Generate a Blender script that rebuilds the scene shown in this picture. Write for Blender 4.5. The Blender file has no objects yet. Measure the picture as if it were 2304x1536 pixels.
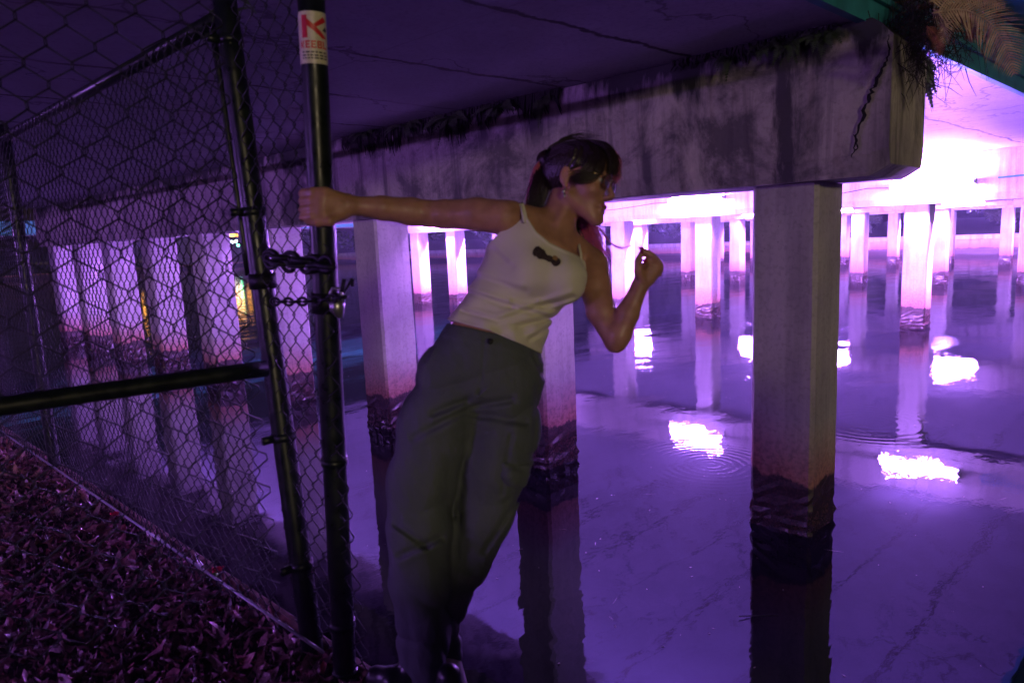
import bpy, math, random
import numpy as np
from mathutils import Vector, Matrix
from mathutils.bvhtree import BVHTree
S = bpy.context.scene
COL = S.collection
rng = np.random.default_rng(7)
random.seed(7)

# ------------------------------------------------------------------ camera
FPX = 1560.0
ROLL, PITCH, YAW, EYE = math.radians(2.6), math.radians(8.6), math.radians(43.4), 1.9
FW = np.array([math.cos(YAW)*math.cos(PITCH), math.sin(YAW)*math.cos(PITCH), -math.sin(PITCH)])
_r = np.cross(FW, [0, 0, 1]); _r /= np.linalg.norm(_r); _u = np.cross(_r, FW)
RT = math.cos(ROLL)*_r - math.sin(ROLL)*_u
UP = math.sin(ROLL)*_r + math.cos(ROLL)*_u
E0 = np.array([0, 0, EYE])
cam = bpy.data.cameras.new('camera'); camo = bpy.data.objects.new('camera', cam); COL.objects.link(camo)
cam.sensor_width = 36; cam.lens = 36*FPX/2304; cam.clip_start = .05; cam.clip_end = 1000
M = Matrix(((RT[0], UP[0], -FW[0], 0), (RT[1], UP[1], -FW[1], 0), (RT[2], UP[2], -FW[2], EYE), (0, 0, 0, 1)))
camo.matrix_world = M
S.camera = camo
cam.dof.use_dof = True; cam.dof.focus_distance = 7.0; cam.dof.aperture_fstop = 3.4
# ------------------------------------------------------------------ world, sun (a distant warm lamp of the street), exposure
W = bpy.data.worlds.new('World'); S.world = W; W.use_nodes = True
nt = W.node_tree; bg = nt.nodes['Background']
sky = nt.nodes.new('ShaderNodeTexSky'); sky.sky_type = 'NISHITA'; sky.sun_disc = False
SUN_EL, SUN_AZ = math.radians(5.5), math.radians(-120)      # direction the light comes from, azimuth from +X
sky.sun_elevation = math.radians(1.0); sky.sun_rotation = math.radians(90) - SUN_AZ
nt.links.new(sky.outputs[0], bg.inputs[0]); bg.inputs[1].default_value = .006
sun = bpy.data.lights.new('sun', 'SUN'); suno = bpy.data.objects.new('sun', sun); COL.objects.link(suno)
sun.energy = .56; sun.angle = math.radians(3); sun.color = (1, .80, .50)
sd = Vector((math.cos(SUN_EL)*math.cos(SUN_AZ), math.cos(SUN_EL)*math.sin(SUN_AZ), math.sin(SUN_EL)))
suno.rotation_euler = sd.to_track_quat('Z', 'Y').to_euler()
S.view_settings.view_transform = 'Standard'; S.view_settings.look = 'None'; S.view_settings.exposure = 0; S.view_settings.gamma = 1
cy = S.cycles
cy.use_denoising = True; cy.max_bounces = 10; cy.diffuse_bounces = 4; cy.glossy_bounces = 4; cy.transparent_max_bounces = 12
cy.caustics_reflective = True; cy.blur_glossy = .6; cy.sample_clamp_indirect = 4; cy.use_adaptive_sampling = False

LAMP_COL = (.45, .18, 1.0); LAMP_STR = 2000.0

# ------------------------------------------------------------------ helpers
def uproj(x, y, D): return E0 + D*((x-1152)/FPX*RT - (y-768)/FPX*UP + FW)
def uz(x, y, z):
    d = (x-1152)/FPX*RT - (y-768)/FPX*UP + FW; return E0 + (z-EYE)/d[2]*d
def ux(x, y, X):
    d = (x-1152)/FPX*RT - (y-768)/FPX*UP + FW; return E0 + X/d[0]*d
def uy(x, y, Y):
    d = (x-1152)/FPX*RT - (y-768)/FPX*UP + FW; return E0 + Y/d[1]*d

def tag(o, label=None, cat=None, group=None, kind=None):
    if label: o['label'] = label
    if cat: o['category'] = cat
    if group: o['group'] = group
    if kind: o['kind'] = kind
    return o
def empty(name, loc, label, cat, group=None):
    o = bpy.data.objects.new(name, None); COL.objects.link(o); o.location = loc; o.empty_display_size = .1
    bpy.context.view_layer.update()
    return tag(o, label, cat, group)
def setparent(o, p):
    if p is not None:
        o.parent = p; o.matrix_parent_inverse = Matrix.Translation(-Vector(p.location)) if p.parent is None and p.type == 'EMPTY' else Matrix.Identity(4)
def mesh(name, V, Fc, mat, parent=None, smooth=False):
    me = bpy.data.meshes.new(name)
    V = np.asarray(V, dtype=np.float64)
    if isinstance(Fc, np.ndarray) and Fc.ndim == 2:
        n, k = Fc.shape
        me.vertices.add(len(V)); me.vertices.foreach_set('co', V.ravel())
        me.loops.add(n*k); me.loops.foreach_set('vertex_index', Fc.ravel().astype(np.int32))
        me.polygons.add(n); me.polygons.foreach_set('loop_start', np.arange(0, n*k, k, dtype=np.int32))
        me.update(calc_edges=True)
    else:
        me.from_pydata([tuple(v) for v in V], [], [tuple(f) for f in Fc]); me.update()
    if smooth: me.polygons.foreach_set('use_smooth', [True]*len(me.polygons))
    for m in (mat if isinstance(mat, (list, tuple)) else [mat]): me.materials.append(m)
    o = bpy.data.objects.new(name, me); COL.objects.link(o); setparent(o, parent)
    return o
class MB:
    def __init__(s): s.V = []; s.F = []
    def n(s): return len(s.V)
    def add(s, V, Fc):
        b = len(s.V); s.V += [tuple(v) for v in V]; s.F += [tuple(i+b for i in f) for f in Fc]
    def box(s, lo, hi, bev=0, ax=None, org=None):
        (x0, y0, z0), (x1, y1, z1) = lo, hi
        if bev <= 0:
            V = [(x0,y0,z0),(x1,y0,z0),(x1,y1,z0),(x0,y1,z0),(x0,y0,z1),(x1,y0,z1),(x1,y1,z1),(x0,y1,z1)]
            Fc = [(0,3,2,1),(4,5,6,7),(0,1,5,4),(1,2,6,5),(2,3,7,6),(3,0,4,7)]
        else:
            b = bev; V = []; Fc = []
            c = np.array([(x0+x1)/2, (y0+y1)/2, (z0+z1)/2]); h = np.array([x1-x0, y1-y0, z1-z0])/2
            idx = {}
            for sx in (-1, 1):
                for sy in (-1, 1):
                    for sz in (-1, 1):
                        for a in range(3):
                            p = h - b; p[a] = h[a]
                            idx[(sx, sy, sz, a)] = len(V); V.append(tuple(c + p*np.array([sx, sy, sz])))
            sg = lambda a, s0, b_, s1, c_, s2: tuple({a: s0, b_: s1, c_: s2}[i] for i in range(3))
            def q(L, n):
                P = [np.array(V[i]) for i in L]; nn = np.cross(P[1]-P[0], P[2]-P[0])
                Fc.append(tuple(L) if nn @ n > 0 else tuple(L[::-1]))
            for a in range(3):
                b_, c_ = (a+1) % 3, (a+2) % 3
                for s0 in (-1, 1):
                    n = np.zeros(3); n[a] = s0
                    q([idx[sg(a, s0, b_, s1, c_, s2)+(a,)] for s1, s2 in ((-1,-1),(1,-1),(1,1),(-1,1))], n)
                for s1 in (-1, 1):
                    for s2 in (-1, 1):   # edge along a
                        n = np.zeros(3); n[b_] = s1; n[c_] = s2
                        q([idx[sg(a,-1,b_,s1,c_,s2)+(b_,)], idx[sg(a,1,b_,s1,c_,s2)+(b_,)], idx[sg(a,1,b_,s1,c_,s2)+(c_,)], idx[sg(a,-1,b_,s1,c_,s2)+(c_,)]], n)
            for sx in (-1, 1):
                for sy in (-1, 1):
                    for sz in (-1, 1): q([idx[(sx,sy,sz,a)] for a in range(3)], np.array([sx, sy, sz]))
        if ax is not None:
            A = np.array(ax); V = [tuple(np.array(org) + A.T @ np.array(v)) for v in V]
        s.add(V, Fc)
    def tube(s, pts, r, n=8, cap=True):
        pts = [np.array(p, float) for p in pts]; m = len(pts)
        rr = r if hasattr(r, '__len__') else [r]*m
        up = None; b = len(s.V)
        for i, p in enumerate(pts):
            t = pts[min(i+1, m-1)] - pts[max(i-1, 0)]; t /= (np.linalg.norm(t)+1e-12)
            if up is None: up = np.array([0, 0, 1.]) if abs(t[2]) < .9 else np.array([1., 0, 0])
            u = up - t*(up @ t); u /= np.linalg.norm(u)+1e-12; v = np.cross(t, u); up = u
            for k in range(n):
                a = 2*math.pi*k/n; s.V.append(tuple(p + rr[i]*(math.cos(a)*u + math.sin(a)*v)))
        for i in range(m-1):
            for k in range(n):
                k2 = (k+1) % n; s.F.append((b+i*n+k, b+i*n+k2, b+(i+1)*n+k2, b+(i+1)*n+k))
        if cap:
            s.F.append(tuple(b+k for k in range(n))[::-1]); s.F.append(tuple(b+(m-1)*n+k for k in range(n)))
    def build(s, name, mat, parent=None, smooth=False):
        o = mesh(name, s.V, s.F, mat, parent, smooth)
        return o
def vnoise(P, seed=0, sc=1.0):
    """smooth pseudo noise from summed sines, P (...,3)"""
    r = np.random.default_rng(seed); out = 0
    for i in range(6):
        k = r.normal(size=3)*sc*(1+.6*i); out = out + np.sin(P @ k + r.uniform(0, 6.28))/(1+.5*i)
    return out/3.0

# ------------------------------------------------------------------ materials
class NM:
    def __init__(s, name):
        s.m = bpy.data.materials.new(name); s.m.use_nodes = True; s.t = s.m.node_tree
        s.b = s.t.nodes['Principled BSDF']
    def n(s, ty, **k):
        nd = s.t.nodes.new(ty)
        for a, v in k.items():
            if a == 'inp':
                for i, x in v.items():
                    if hasattr(x, 'is_output') or isinstance(x, bpy.types.NodeSocket): s.t.links.new(x, nd.inputs[i])
                    else: nd.inputs[i].default_value = x
            else: setattr(nd, a, v)
        return nd
    def math(s, op, a, b=0.0, clamp=False):
        return s.n('ShaderNodeMath', operation=op, use_clamp=clamp, inp={0: a, 1: b}).outputs[0]
    def pos(s): return s.n('ShaderNodeNewGeometry').outputs['Position']
    def mapping(s, v, scale=(1,1,1), loc=(0,0,0)): return s.n('ShaderNodeMapping', inp={0: v, 1: loc, 3: scale}).outputs[0]
    def noise(s, v, scale, detail=5, rough=.55, dist=0.0):
        return s.n('ShaderNodeTexNoise', inp={'Vector': v, 'Scale': scale, 'Detail': detail, 'Roughness': rough, 'Distortion': dist}).outputs[0]
    def ramp(s, f, stops):
        nd = s.n('ShaderNodeValToRGB', inp={0: f}); cr = nd.color_ramp
        while len(cr.elements) < len(stops): cr.elements.new(.5)
        for e, (p, c) in zip(cr.elements, stops):
            e.position = p; e.color = (c, c, c, 1) if not hasattr(c, '__len__') else (*c, 1)
        return nd.outputs[0]
    def mix(s, f, a, b, mode='MIX'):
        nd = s.n('ShaderNodeMix', data_type='RGBA', blend_type=mode)
        for i, x in ((0, f), (6, a), (7, b)):
            if isinstance(x, bpy.types.NodeSocket): s.t.links.new(x, nd.inputs[i])
            else: nd.inputs[i].default_value = x if i == 0 else (*x, 1)
        return nd.outputs[2]
    def out(s, **k):
        for a, v in k.items():
            i = a.replace('_', ' ')
            if isinstance(v, bpy.types.NodeSocket): s.t.links.new(v, s.b.inputs[i])
            else: s.b.inputs[i].default_value = v
        return s.m
    def bump(s, h, strength=.3, dist=.01, normal=None):
        i = {'Strength': strength, 'Distance': dist, 'Height': h}
        if normal is not None: i['Normal'] = normal
        nd = s.n('ShaderNodeBump', inp=i); return nd.outputs[0]
def c4(c): return (*c, 1)
def simple(name, c, rough=.6, var=.25, scale=40, metal=0.0, bump=.1, spec=.5, **k):
    m = NM(name); p = m.pos(); f = m.noise(p, scale, 4)
    d = tuple(x*(1-var) for x in c); e = tuple(min(1, x*(1+var)) for x in c)
    col = m.mix(m.ramp(f, [(.3, 0), (.7, 1)]), d, e)
    m.out(Base_Color=col, Roughness=rough, Metallic=metal, Normal=m.bump(f, bump, .004))
    m.b.inputs['Specular IOR Level'].default_value = spec
    for a, v in k.items(): m.b.inputs[a.replace('_', ' ')].default_value = v
    return m.m
def emissive(name, c, st):
    m = NM(name); m.out(Base_Color=c4(c), Emission_Color=c4(c), Emission_Strength=st); return m.m
def concrete(name, base=(.40, .37, .36), tide=True, streak=1.0, topmoss=None, cracks=False, streaks_at=()):
    m = NM(name); p = m.pos()
    n1 = m.noise(p, 2.3, 8, .62); n2 = m.noise(p, 35, 4, .6); n3 = m.noise(p, .7, 3)
    sep = m.n('ShaderNodeSeparateXYZ', inp={0: p}); z = sep.outputs[2]; y = sep.outputs[1]; x = sep.outputs[0]
    a = tuple(v*.72 for v in base)
    col = m.mix(m.ramp(n1, [(.32, 0), (.62, 1)]), a, base)
    col = m.mix(m.math('MULTIPLY', m.ramp(n2, [(.35, 1), (.5, 0)]), .35), col, tuple(v*.45 for v in base))
    # pitted dark pores
    v = m.n('ShaderNodeTexVoronoi', inp={'Vector': p, 'Scale': 22.0}).outputs[0]
    col = m.mix(m.math('MULTIPLY', m.ramp(v, [(.04, 1), (.09, 0)]), .6), col, (.05, .045, .05))
    if streak:
        s1 = m.noise(m.mapping(p, (5, 5, .45)), 1.0, 6, .6, .3)
        s2 = m.noise(m.mapping(p, (14, 14, .8)), 1.0, 5, .6)
        col = m.mix(m.math('MULTIPLY', m.ramp(s1, [(.5, 0), (.66, 1)]), .85*streak), col, (.035, .032, .04))
        col = m.mix(m.math('MULTIPLY', m.ramp(s2, [(.55, 0), (.75, 1)]), .5*streak), col, (.20, .15, .11))
        s3 = m.noise(m.mapping(p, (9, 9, .5), (3, 7, 1)), 1.0, 5, .6)
        col = m.mix(m.math('MULTIPLY', m.ramp(s3, [(.58, 0), (.72, 1)]), .45*streak), col, (.62, .58, .5))
    for (yc, w, zt) in streaks_at:
        yy = m.math('ADD', y, m.math('MULTIPLY', m.math('SUBTRACT', m.noise(m.mapping(p, (3, 7, 1.6)), 1.0, 8, .75), .5), .30))
        d = m.math('ABSOLUTE', m.math('SUBTRACT', yy, yc))
        f = m.ramp(m.math('DIVIDE', d, w), [(.35, 1), (1.15, 0)])
        zf = m.ramp(m.math('ADD', m.math('SUBTRACT', z, zt), m.math('MULTIPLY', n1, .3)), [(0.0, 0), (.2, 1)])
        col = m.mix(m.math('MULTIPLY', m.math('MULTIPLY', f, zf), .9), col, (.02, .018, .025))
    if topmoss:
        mb_ = m.noise(m.mapping(p, (1.1, 1.1, 1.5), (5, 2, 3)), 1.0, 9, .72, .6)
        col = m.mix(m.math('MULTIPLY', m.ramp(mb_, [(.50, 0), (.60, 1)]), .78), col, (.05, .045, .055))
        pb_ = m.noise(m.mapping(p, (2.2, 2.2, 1.0), (1, 8, 4)), 1.0, 8, .7, .4)
        col = m.mix(m.math('MULTIPLY', m.ramp(pb_, [(.54, 0), (.66, 1)]), .6), col, (.62, .57, .50))
        zz = m.math('ADD', z, m.math('MULTIPLY', m.noise(m.mapping(p, (4, 4, .9)), 1.0, 7, .65), .95))
        col = m.mix(m.ramp(m.math('SUBTRACT', zz, topmoss), [(0.0, 0), (.12, 1)]), col, (.018, .022, .016))
    if tide:
        nz = m.noise(m.mapping(p, (5, 5, 2.5)), 1.0, 6, .65)
        zz = m.math('SUBTRACT', z, m.math('MULTIPLY', m.math('SUBTRACT', nz, .5), .24))
        zz = m.math('ADD', zz, m.math('MULTIPLY', m.math('SUBTRACT', n3, .5), .30))
        rust = m.ramp(zz, [(.36, 1), (.72, 0)])
        rc = m.mix(m.ramp(n2, [(.4, 0), (.6, 1)]), (.22, .075, .045), (.42, .17, .11))
        col = m.mix(m.math('MULTIPLY', rust, .88), col, rc)
        algae = m.ramp(zz, [(.325, 1), (.345, 0)])
        ac = m.mix(m.ramp(m.noise(p, 60, 4), [(.45, 0), (.62, 1)]), (.022, .014, .012), (.075, .035, .03))
        col = m.mix(algae, col, ac)
        spk = m.ramp(m.n('ShaderNodeTexVoronoi', inp={'Vector': p, 'Scale': 70.0}).outputs[0], [(.10, 1), (.22, 0)])
        lowz = m.ramp(z, [(.05, 1), (.16, 0)])
        col = m.mix(m.math('MULTIPLY', m.math('MULTIPLY', spk, lowz), .55), col, (.35, .32, .3))
    if cracks:
        wob = m.math('MULTIPLY', m.math('SUBTRACT', m.noise(p, 1.6, 7, .68), .5), .22)
        yy = m.math('ADD', m.math('ADD', y, wob), m.math('MULTIPLY', x, .06))
        fr = m.math('ABSOLUTE', m.math('SUBTRACT', m.math('FRACT', m.math('DIVIDE', m.math('ADD', yy, -2.41), 1.02)), .5))
        wdn = m.math('MULTIPLY', m.math('SUBTRACT', m.noise(p, 5, 4), .5), .03)
        ln = m.ramp(m.math('ADD', m.math('SUBTRACT', .5, fr), wdn), [(.010, 1), (.022, 0)])
        vis = m.ramp(n3, [(.40, .35), (.52, 1)])
        col = m.mix(m.math('MULTIPLY', ln, vis), col, (.02, .017, .02))
        halo = m.ramp(m.math('SUBTRACT', .5, fr), [(.0, 1), (.07, 0)])
        col = m.mix(m.math('MULTIPLY', m.math('MULTIPLY', halo, m.ramp(m.noise(p, 3.5, 6), [(.45, 0), (.65, 1)])), .5), col, (.14, .12, .12))
        d = m.math('ABSOLUTE', m.math('ADD', yy, -2.41))
        big = m.ramp(m.math('ADD', d, m.math('MULTIPLY', m.noise(p, 9, 5), .03)), [(.026, 1), (.036, 0)])
        nearX = m.ramp(m.math('DIVIDE', x, 5.0), [(.95, 1), (1.0, 0)])
        col = m.mix(m.math('MULTIPLY', big, nearX), col, (.008, .007, .008))
        # cross joints of the formwork
        frx = m.math('ABSOLUTE', m.math('SUBTRACT', m.math('FRACT', m.math('DIVIDE', m.math('ADD', x, m.math('MULTIPLY', wob, .15)), 2.44)), .5))
        lx = m.ramp(m.math('SUBTRACT', .5, frx), [(.0015, 1), (.004, 0)])
        col = m.mix(m.math('MULTIPLY', lx, .45), col, (.1, .09, .09))
        v2 = m.n('ShaderNodeTexVoronoi', feature='DISTANCE_TO_EDGE', inp={'Vector': m.mapping(m.n('ShaderNodeVectorMath', operation='ADD', inp={0: p, 1: m.n('ShaderNodeTexNoise', inp={'Vector': p, 'Scale': 2.5, 'Detail': 6.0}).outputs[1]}).outputs[0], (.35, .8, 1)), 'Scale': 1.0}).outputs[0]
        col = m.mix(m.math('MULTIPLY', m.ramp(v2, [(.004, 1), (.014, 0)]), .65), col, (.05, .045, .05))
    bn = m.bump(n2, .25, .006, m.bump(n1, .35, .03))
    rg = m.ramp(n1, [(.3, .55), (.7, .85)])
    if tide: rg = m.mix(m.ramp(z, [(.2, 1), (.34, 0)]), rg, (.25, .25, .25))
    return m.out(Base_Color=col, Roughness=rg, Normal=bn)
# ================================================================== water
m = NM('canal_water'); p = m.pos()
big = m.noise(m.mapping(p, (.5, .9, 1)), 1.0, 2, .5)
mid = m.noise(m.mapping(p, (2.2, 3.6, 1)), 1.0, 3, .5)
fine = m.noise(m.mapping(p, (11, 17, 1)), 1.0, 3, .5, .4)
sepw = m.n('ShaderNodeSeparateXYZ', inp={0: p})
def rings(cx, cy, w, r0, amp):
    d = m.n('ShaderNodeVectorMath', operation='DISTANCE', inp={0: p, 1: (cx, cy, 0)}).outputs['Value']
    wv = m.math('SINE', m.math('MULTIPLY', d, 6.2832/w))
    env = m.ramp(m.math('DIVIDE', d, r0), [(0, .5), (.55, 1), (1.0, 0)])
    return m.math('MULTIPLY', m.math('MULTIPLY', wv, env), amp)
mic = m.noise(m.mapping(p, (34, 52, 1)), 1.0, 2, .5)
mask = m.ramp(m.noise(m.mapping(p, (.7, 1.3, 1)), 1.0, 3, .5), [(.42, .25), (.6, 1)])
rc = uz(1600, 1045, 0)
h = m.math('ADD', m.math('MULTIPLY', big, .9), m.math('MULTIPLY', mid, .16))
far = m.ramp(m.math('DIVIDE', m.n('ShaderNodeVectorMath', operation='LENGTH', inp={0: p}).outputs['Value'], 30.0), [(.1, .12), (.45, 1)])
h = m.math('ADD', h, m.math('MULTIPLY', m.math('MULTIPLY', fine, far), .03))
h = m.math('ADD', h, m.math('MULTIPLY', m.math('MULTIPLY', mic, m.math('MULTIPLY', mask, far)), .085))
h = m.math('ADD', h, rings(rc[0], rc[1], .07, .75, .017))
rc2 = uz(1330, 1390, 0); h = m.math('ADD', h, rings(rc2[0], rc2[1], .10, .55, .012))
rc3 = uz(1960, 950, 0); h = m.math('ADD', h, rings(rc3[0], rc3[1], .10, .9, .014))
m.out(Base_Color=c4((.0006, .0007, .0018)), Roughness=.012, IOR=1.6, Specular_Tint=c4((.55, .62, 1.0)), Normal=m.bump(h, 1.0, .012))
M_WATER = m.m
w = MB(); w.add([(1.3, -60, 0), (160, -60, 0), (160, 220, 0), (1.3, 220, 0)], [(0, 1, 2, 3)])
tag(w.build('water', M_WATER), kind='structure', label='dark rippled canal water mirroring the violet lit bridge', cat='water')

# ================================================================== piers
CAPZ0, CAPZ1 = 2.13, 2.915
M_CAP = concrete('stained_cap_concrete', (.42, .38, .36), tide=False, streak=1.0, topmoss=3.22, streaks_at=((1.60, .075, 2.1), (3.45, .10, 2.62), (4.0, .12, 2.66)))
M_COLM = concrete('column_concrete', (.46, .43, .42), tide=True, streak=.35)
M_CAPFAR = concrete('far_cap_concrete', (.50, .47, .46), tide=False, streak=.6)
def column_mesh(w=.39, d=.42):
    """square pile standing from below the water to the cap, chamfered corners, chipped and lumpy"""
    zs = list(np.linspace(-.35, .5, 26)) + list(np.linspace(.6, CAPZ0-.004, 14)); ch = .022
    ring = []
    N = 7
    for (ax_, ay_), (bx_, by_) in (((0+ch, 0), (d-ch, 0)), ((d, ch), (d, w-ch)), ((d-ch, w), (ch, w)), ((0, w-ch), (0, ch))):
        for k in range(N): t = k/(N-1); ring.append((ax_+(bx_-ax_)*t, ay_+(by_-ay_)*t))
    ring = np.array(ring); n = len(ring); V = []; cx, cy_ = d/2, w/2
    for z in zs:
        P = np.c_[ring, np.full(n, z)]
        amp = .0025 + (.010 if z < .32 else 0) + (.012 if z < .12 else 0)
        nz = rng.normal(size=n)*amp*.38 + vnoise(P, 5, 22)*.002
        dr = P[:, :2]-[cx, cy_]; dr /= np.linalg.norm(dr, axis=1)[:, None]
        P[:, :2] += dr*nz[:, None]; V += [tuple(q) for q in P]
    Fc = [(i*n+k, i*n+(k+1) % n, (i+1)*n+(k+1) % n, (i+1)*n+k) for i in range(len(zs)-1) for k in range(n)]
    Fc.append(tuple((len(zs)-1)*n+k for k in range(n))); Fc.append(tuple(range(n))[::-1])
    return V, Fc
cV, cF = column_mesh()
col_me = None
def skew(X): return -.065*(X-4.0)
def make_pier(X, ys, y0, y1, label, capmat, d=.68, chamf=.10):
    global col_me
    root = empty('bridge_pier', (X+.3, (y0+y1)/2, 0), label, 'bridge pier')
    # cap beam as an extruded outline (Y-Z) with chamfered lower end corner, cut into many pieces for a wavy worn edge
    ys_ = [y0, y0+.06, y0+chamf] + list(np.arange(y0+.4, y1-.3, .3)) + [y1-.2, y1]
    prof = []
    V = []; Fc = []; hb = .03
    for i, Y in enumerate(ys_):
        zb = CAPZ0 + (.055 if i == 0 else .018 if i == 1 else 0); zt = CAPZ1 - (.10 if i == 0 else .03 if i == 1 else 0)
        zs = np.linspace(zb, zt, 8)
        L = [(X+hb, zb)] + [(X, z) for z in zs[1:-1]] + [(X+.008, zt)] + [(X+d-.008, zt)] + [(X+d, z) for z in zs[1:-1][::-1]] + [(X+d-hb, zb)]
        for (x_, z_) in L:
            q = np.array([[x_, Y, z_]]); nz = vnoise(q, 11, 7)[0]*.004+vnoise(q, 12, 25)[0]*.0025
            V.append((x_+nz*(1 if i else .2), Y, z_+nz*.6 if z_ < zt-.01 else z_))
    n = len(L)
    for i in range(len(ys_)-1):
        for k in range(n):
            Fc.append((i*n+k, (i+1)*n+k, (i+1)*n+(k+1) % n, i*n+(k+1) % n))
    Fc.append(tuple(range(n))); Fc.append(tuple((len(ys_)-1)*n+k for k in range(n))[::-1])
    mesh('cap_beam', V, Fc, capmat, root)
    for k, Y in enumerate(ys):
        if col_me is None:
            o = mesh('column', np.array(cV), cF, M_COLM, None); col_me = o.data
        else:
            o = bpy.data.objects.new('column', col_me); COL.objects.link(o)
        o.parent = root; o.location = Vector((X+.12, Y, 0)) - root.location
        if (k*7) % 3 == 1: o.scale = (1, .98, 1)
    return root
B1Y = [1.46, 3.56, 5.67, 7.75, 9.68, 11.58, 13.51, 15.25, 16.92]
make_pier(4.0, B1Y, 1.07, 17.5, 'nearest bridge pier, stained concrete cap beam with a fern covered top on square columns', M_CAP)
B2Y = [.95, 2.96, 4.95, 6.93, 9.1, 11.07, 12.97, 14.87, 16.5]
pier1 = [o for o in COL.objects if o.name.startswith('bridge_pier')][0]
ck = MB(); r_ = np.random.default_rng(8)
def crack(pts, wmax):
    P_ = []
    for a, b in zip(pts[:-1], pts[1:]):
        for t in np.linspace(0, 1, 9)[:-1]: P_.append((a[0]*(1-t)+b[0]*t+r_.normal()*2.2, a[1]*(1-t)+b[1]*t+r_.normal()*2.2))
    V = []
    for i, (px, py) in enumerate(P_):
        w_ = wmax*math.sin(math.pi*(i+.5)/len(P_))*r_.uniform(.4, 1.2)+.8; V += [tuple(ux(px-w_, py, 3.988)), tuple(ux(px+w_, py, 3.988))]
    ck.add(V, [(2*i, 2*i+1, 2*i+3, 2*i+2) for i in range(len(P_)-1)])
crack([(2004, 80), (1996, 135), (1972, 185), (1950, 235), (1926, 300), (1918, 350)], 4)
crack([(1922, 300), (1930, 330), (1915, 358)], 1.5)
M_CRK = simple('crack_void', (.006, .005, .007), .95)
ck.build('crack', M_CRK, pier1)
make_pier(13.4, B2Y, .55, 17.3, 'second bridge pier, bright violet lit cap beam behind the woman\'s hand with two long lamps', M_CAPFAR)
B3Y = [.5, 2.5, 4.55, 6.72, 8.7, 10.69, 12.58, 14.62, 16.6]
make_pier(22.8, B3Y, .1, 17.2, 'third bridge pier, smaller pale pier seen between the columns of the second', M_CAPFAR)
B4Y = [.1, 2.2, 4.27, 6.2, 8.2, 10.2, 12.2, 14.2, 16.1]
make_pier(32.2, B4Y, -.4, 17.0, 'farthest bridge pier standing just in front of the canal wall', M_CAPFAR)

# ================================================================== deck
M_SOFFIT = concrete('deck_soffit_concrete', (.37, .37, .43), tide=False, streak=0, cracks=True)
M_TEAL = simple('teal_girder_paint', (.03, .23, .29), .45, .25, 6, bump=.05)
deck = empty('bridge_deck', (10, 8, 3), 'flat concrete bridge deck overhead with teal painted edge girder', 'bridge deck')
d = MB()
def ye(X): return 1.25 + skew(X)
for (x0, x1) in ((-7, 4.34), (4.35, 13.74), (13.75, 23.14), (23.15, 32.54), (32.55, 40.6)):
    a0, a1 = ye(x0), ye(x1); b0, b1 = 17.2, 17.2
    z0, z1 = 2.92, 3.3
    V = [(x0, a0, z0), (x1, a1, z0), (x1, b1, z0), (x0, b0, z0), (x0, a0, z1), (x1, a1, z1), (x1, b1, z1), (x0, b0, z1)]
    d.add(V, [(0,3,2,1),(4,5,6,7),(0,1,5,4),(1,2,6,5),(2,3,7,6),(3,0,4,7)])
d.build('deck_slab', M_SOFFIT, deck)
def girder(off, side):
    g = MB(); g2 = MB()
    x0, x1 = -7, 40.6
    def bx(mb, o0, o1, z0, z1):
        V = [(x0, ye(x0)+o0, z0), (x1, ye(x1)+o0, z0), (x1, ye(x1)+o1, z0), (x0, ye(x0)+o1, z0), (x0, ye(x0)+o0, z1), (x1, ye(x1)+o0, z1), (x1, ye(x1)+o1, z1), (x0, ye(x0)+o1, z1)]
        mb.add(V, [(0,3,2,1),(4,5,6,7),(0,1,5,4),(1,2,6,5),(2,3,7,6),(3,0,4,7)])
    bx(g, -.05, -.004, 2.905, 3.42)     # web
    bx(g2, -.075, -.052, 3.02, 3.05); bx(g2, -.25, -.052, 3.38, 3.41)
    g.build('girder_web', M_TEAL, deck); g2.build('girder_flange', M_TEAL, deck)
girder(0, 0)
M_PVC = simple('white_pipe_plastic', (.55, .53, .5), .35, .1, 8)
p_ = MB(); q0 = uproj(2012, -22, 3.7); p_.box(q0-[.05, .12, .05], q0+[.5, .10, .06], .02)
tag(p_.build('drain_pipe', M_PVC), 'pale drain duct poking in at the top above the cap beam end', 'duct')

# ================================================================== lamps
M_HOUS = simple('lamp_housing_metal', (.75, .75, .75), .4, .1)
M_TUBE = emissive('violet_tube_glow', LAMP_COL, LAMP_STR)
lamp_proto = None
def lamp(X, yc, z, L, label, group='violet strip lamps on the piers', sg=-1, tm=None, off=.15, hh=.115):
    root = empty('strip_lamp', (X, yc, z), label, 'strip lamp', group)
    h = MB(); xa, xb = sorted((X+sg*.03, X+sg*.002)); h.box((xa, yc-L/2, z-hh), (xb, yc+L/2, z+hh), .006); h.build('housing', M_HOUS, root)
    t = MB(); t.tube([(X+sg*off, yc-L/2+.02, z), (X+sg*off, yc+L/2-.02, z)], .034, 12); t.build('glowing_tube', tm or M_TUBE, root, True)
    for s in (-1, 1):
        e = MB(); yy = yc+s*(L/2-.01); xa, xb = sorted((X+sg*(off+.04), X+sg*.031)); e.box((xa, yy-.012, z-.036), (xb, yy+.012, z+.036), .005); e.build('end_cap', M_HOUS, root)
lamp(13.4, 7.17, 2.49, 1.22, 'violet strip lamp glaring left of the big dark column, above the raised hand')
lamp(13.4, 2.9, 2.44, 1.22, 'violet strip lamp glaring just right of the nearest cap beam end')
lamp(13.4, 11.3, 2.49, 1.22, 'violet strip lamp hidden behind the head on the second pier')
lamp(13.4, 15.4, 2.49, 1.22, 'violet strip lamp farthest left on the second pier')
lamp(22.8, 14.6, 2.44, 1.0, 'small violet strip lamp beyond the loose hair on the third pier')
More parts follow.
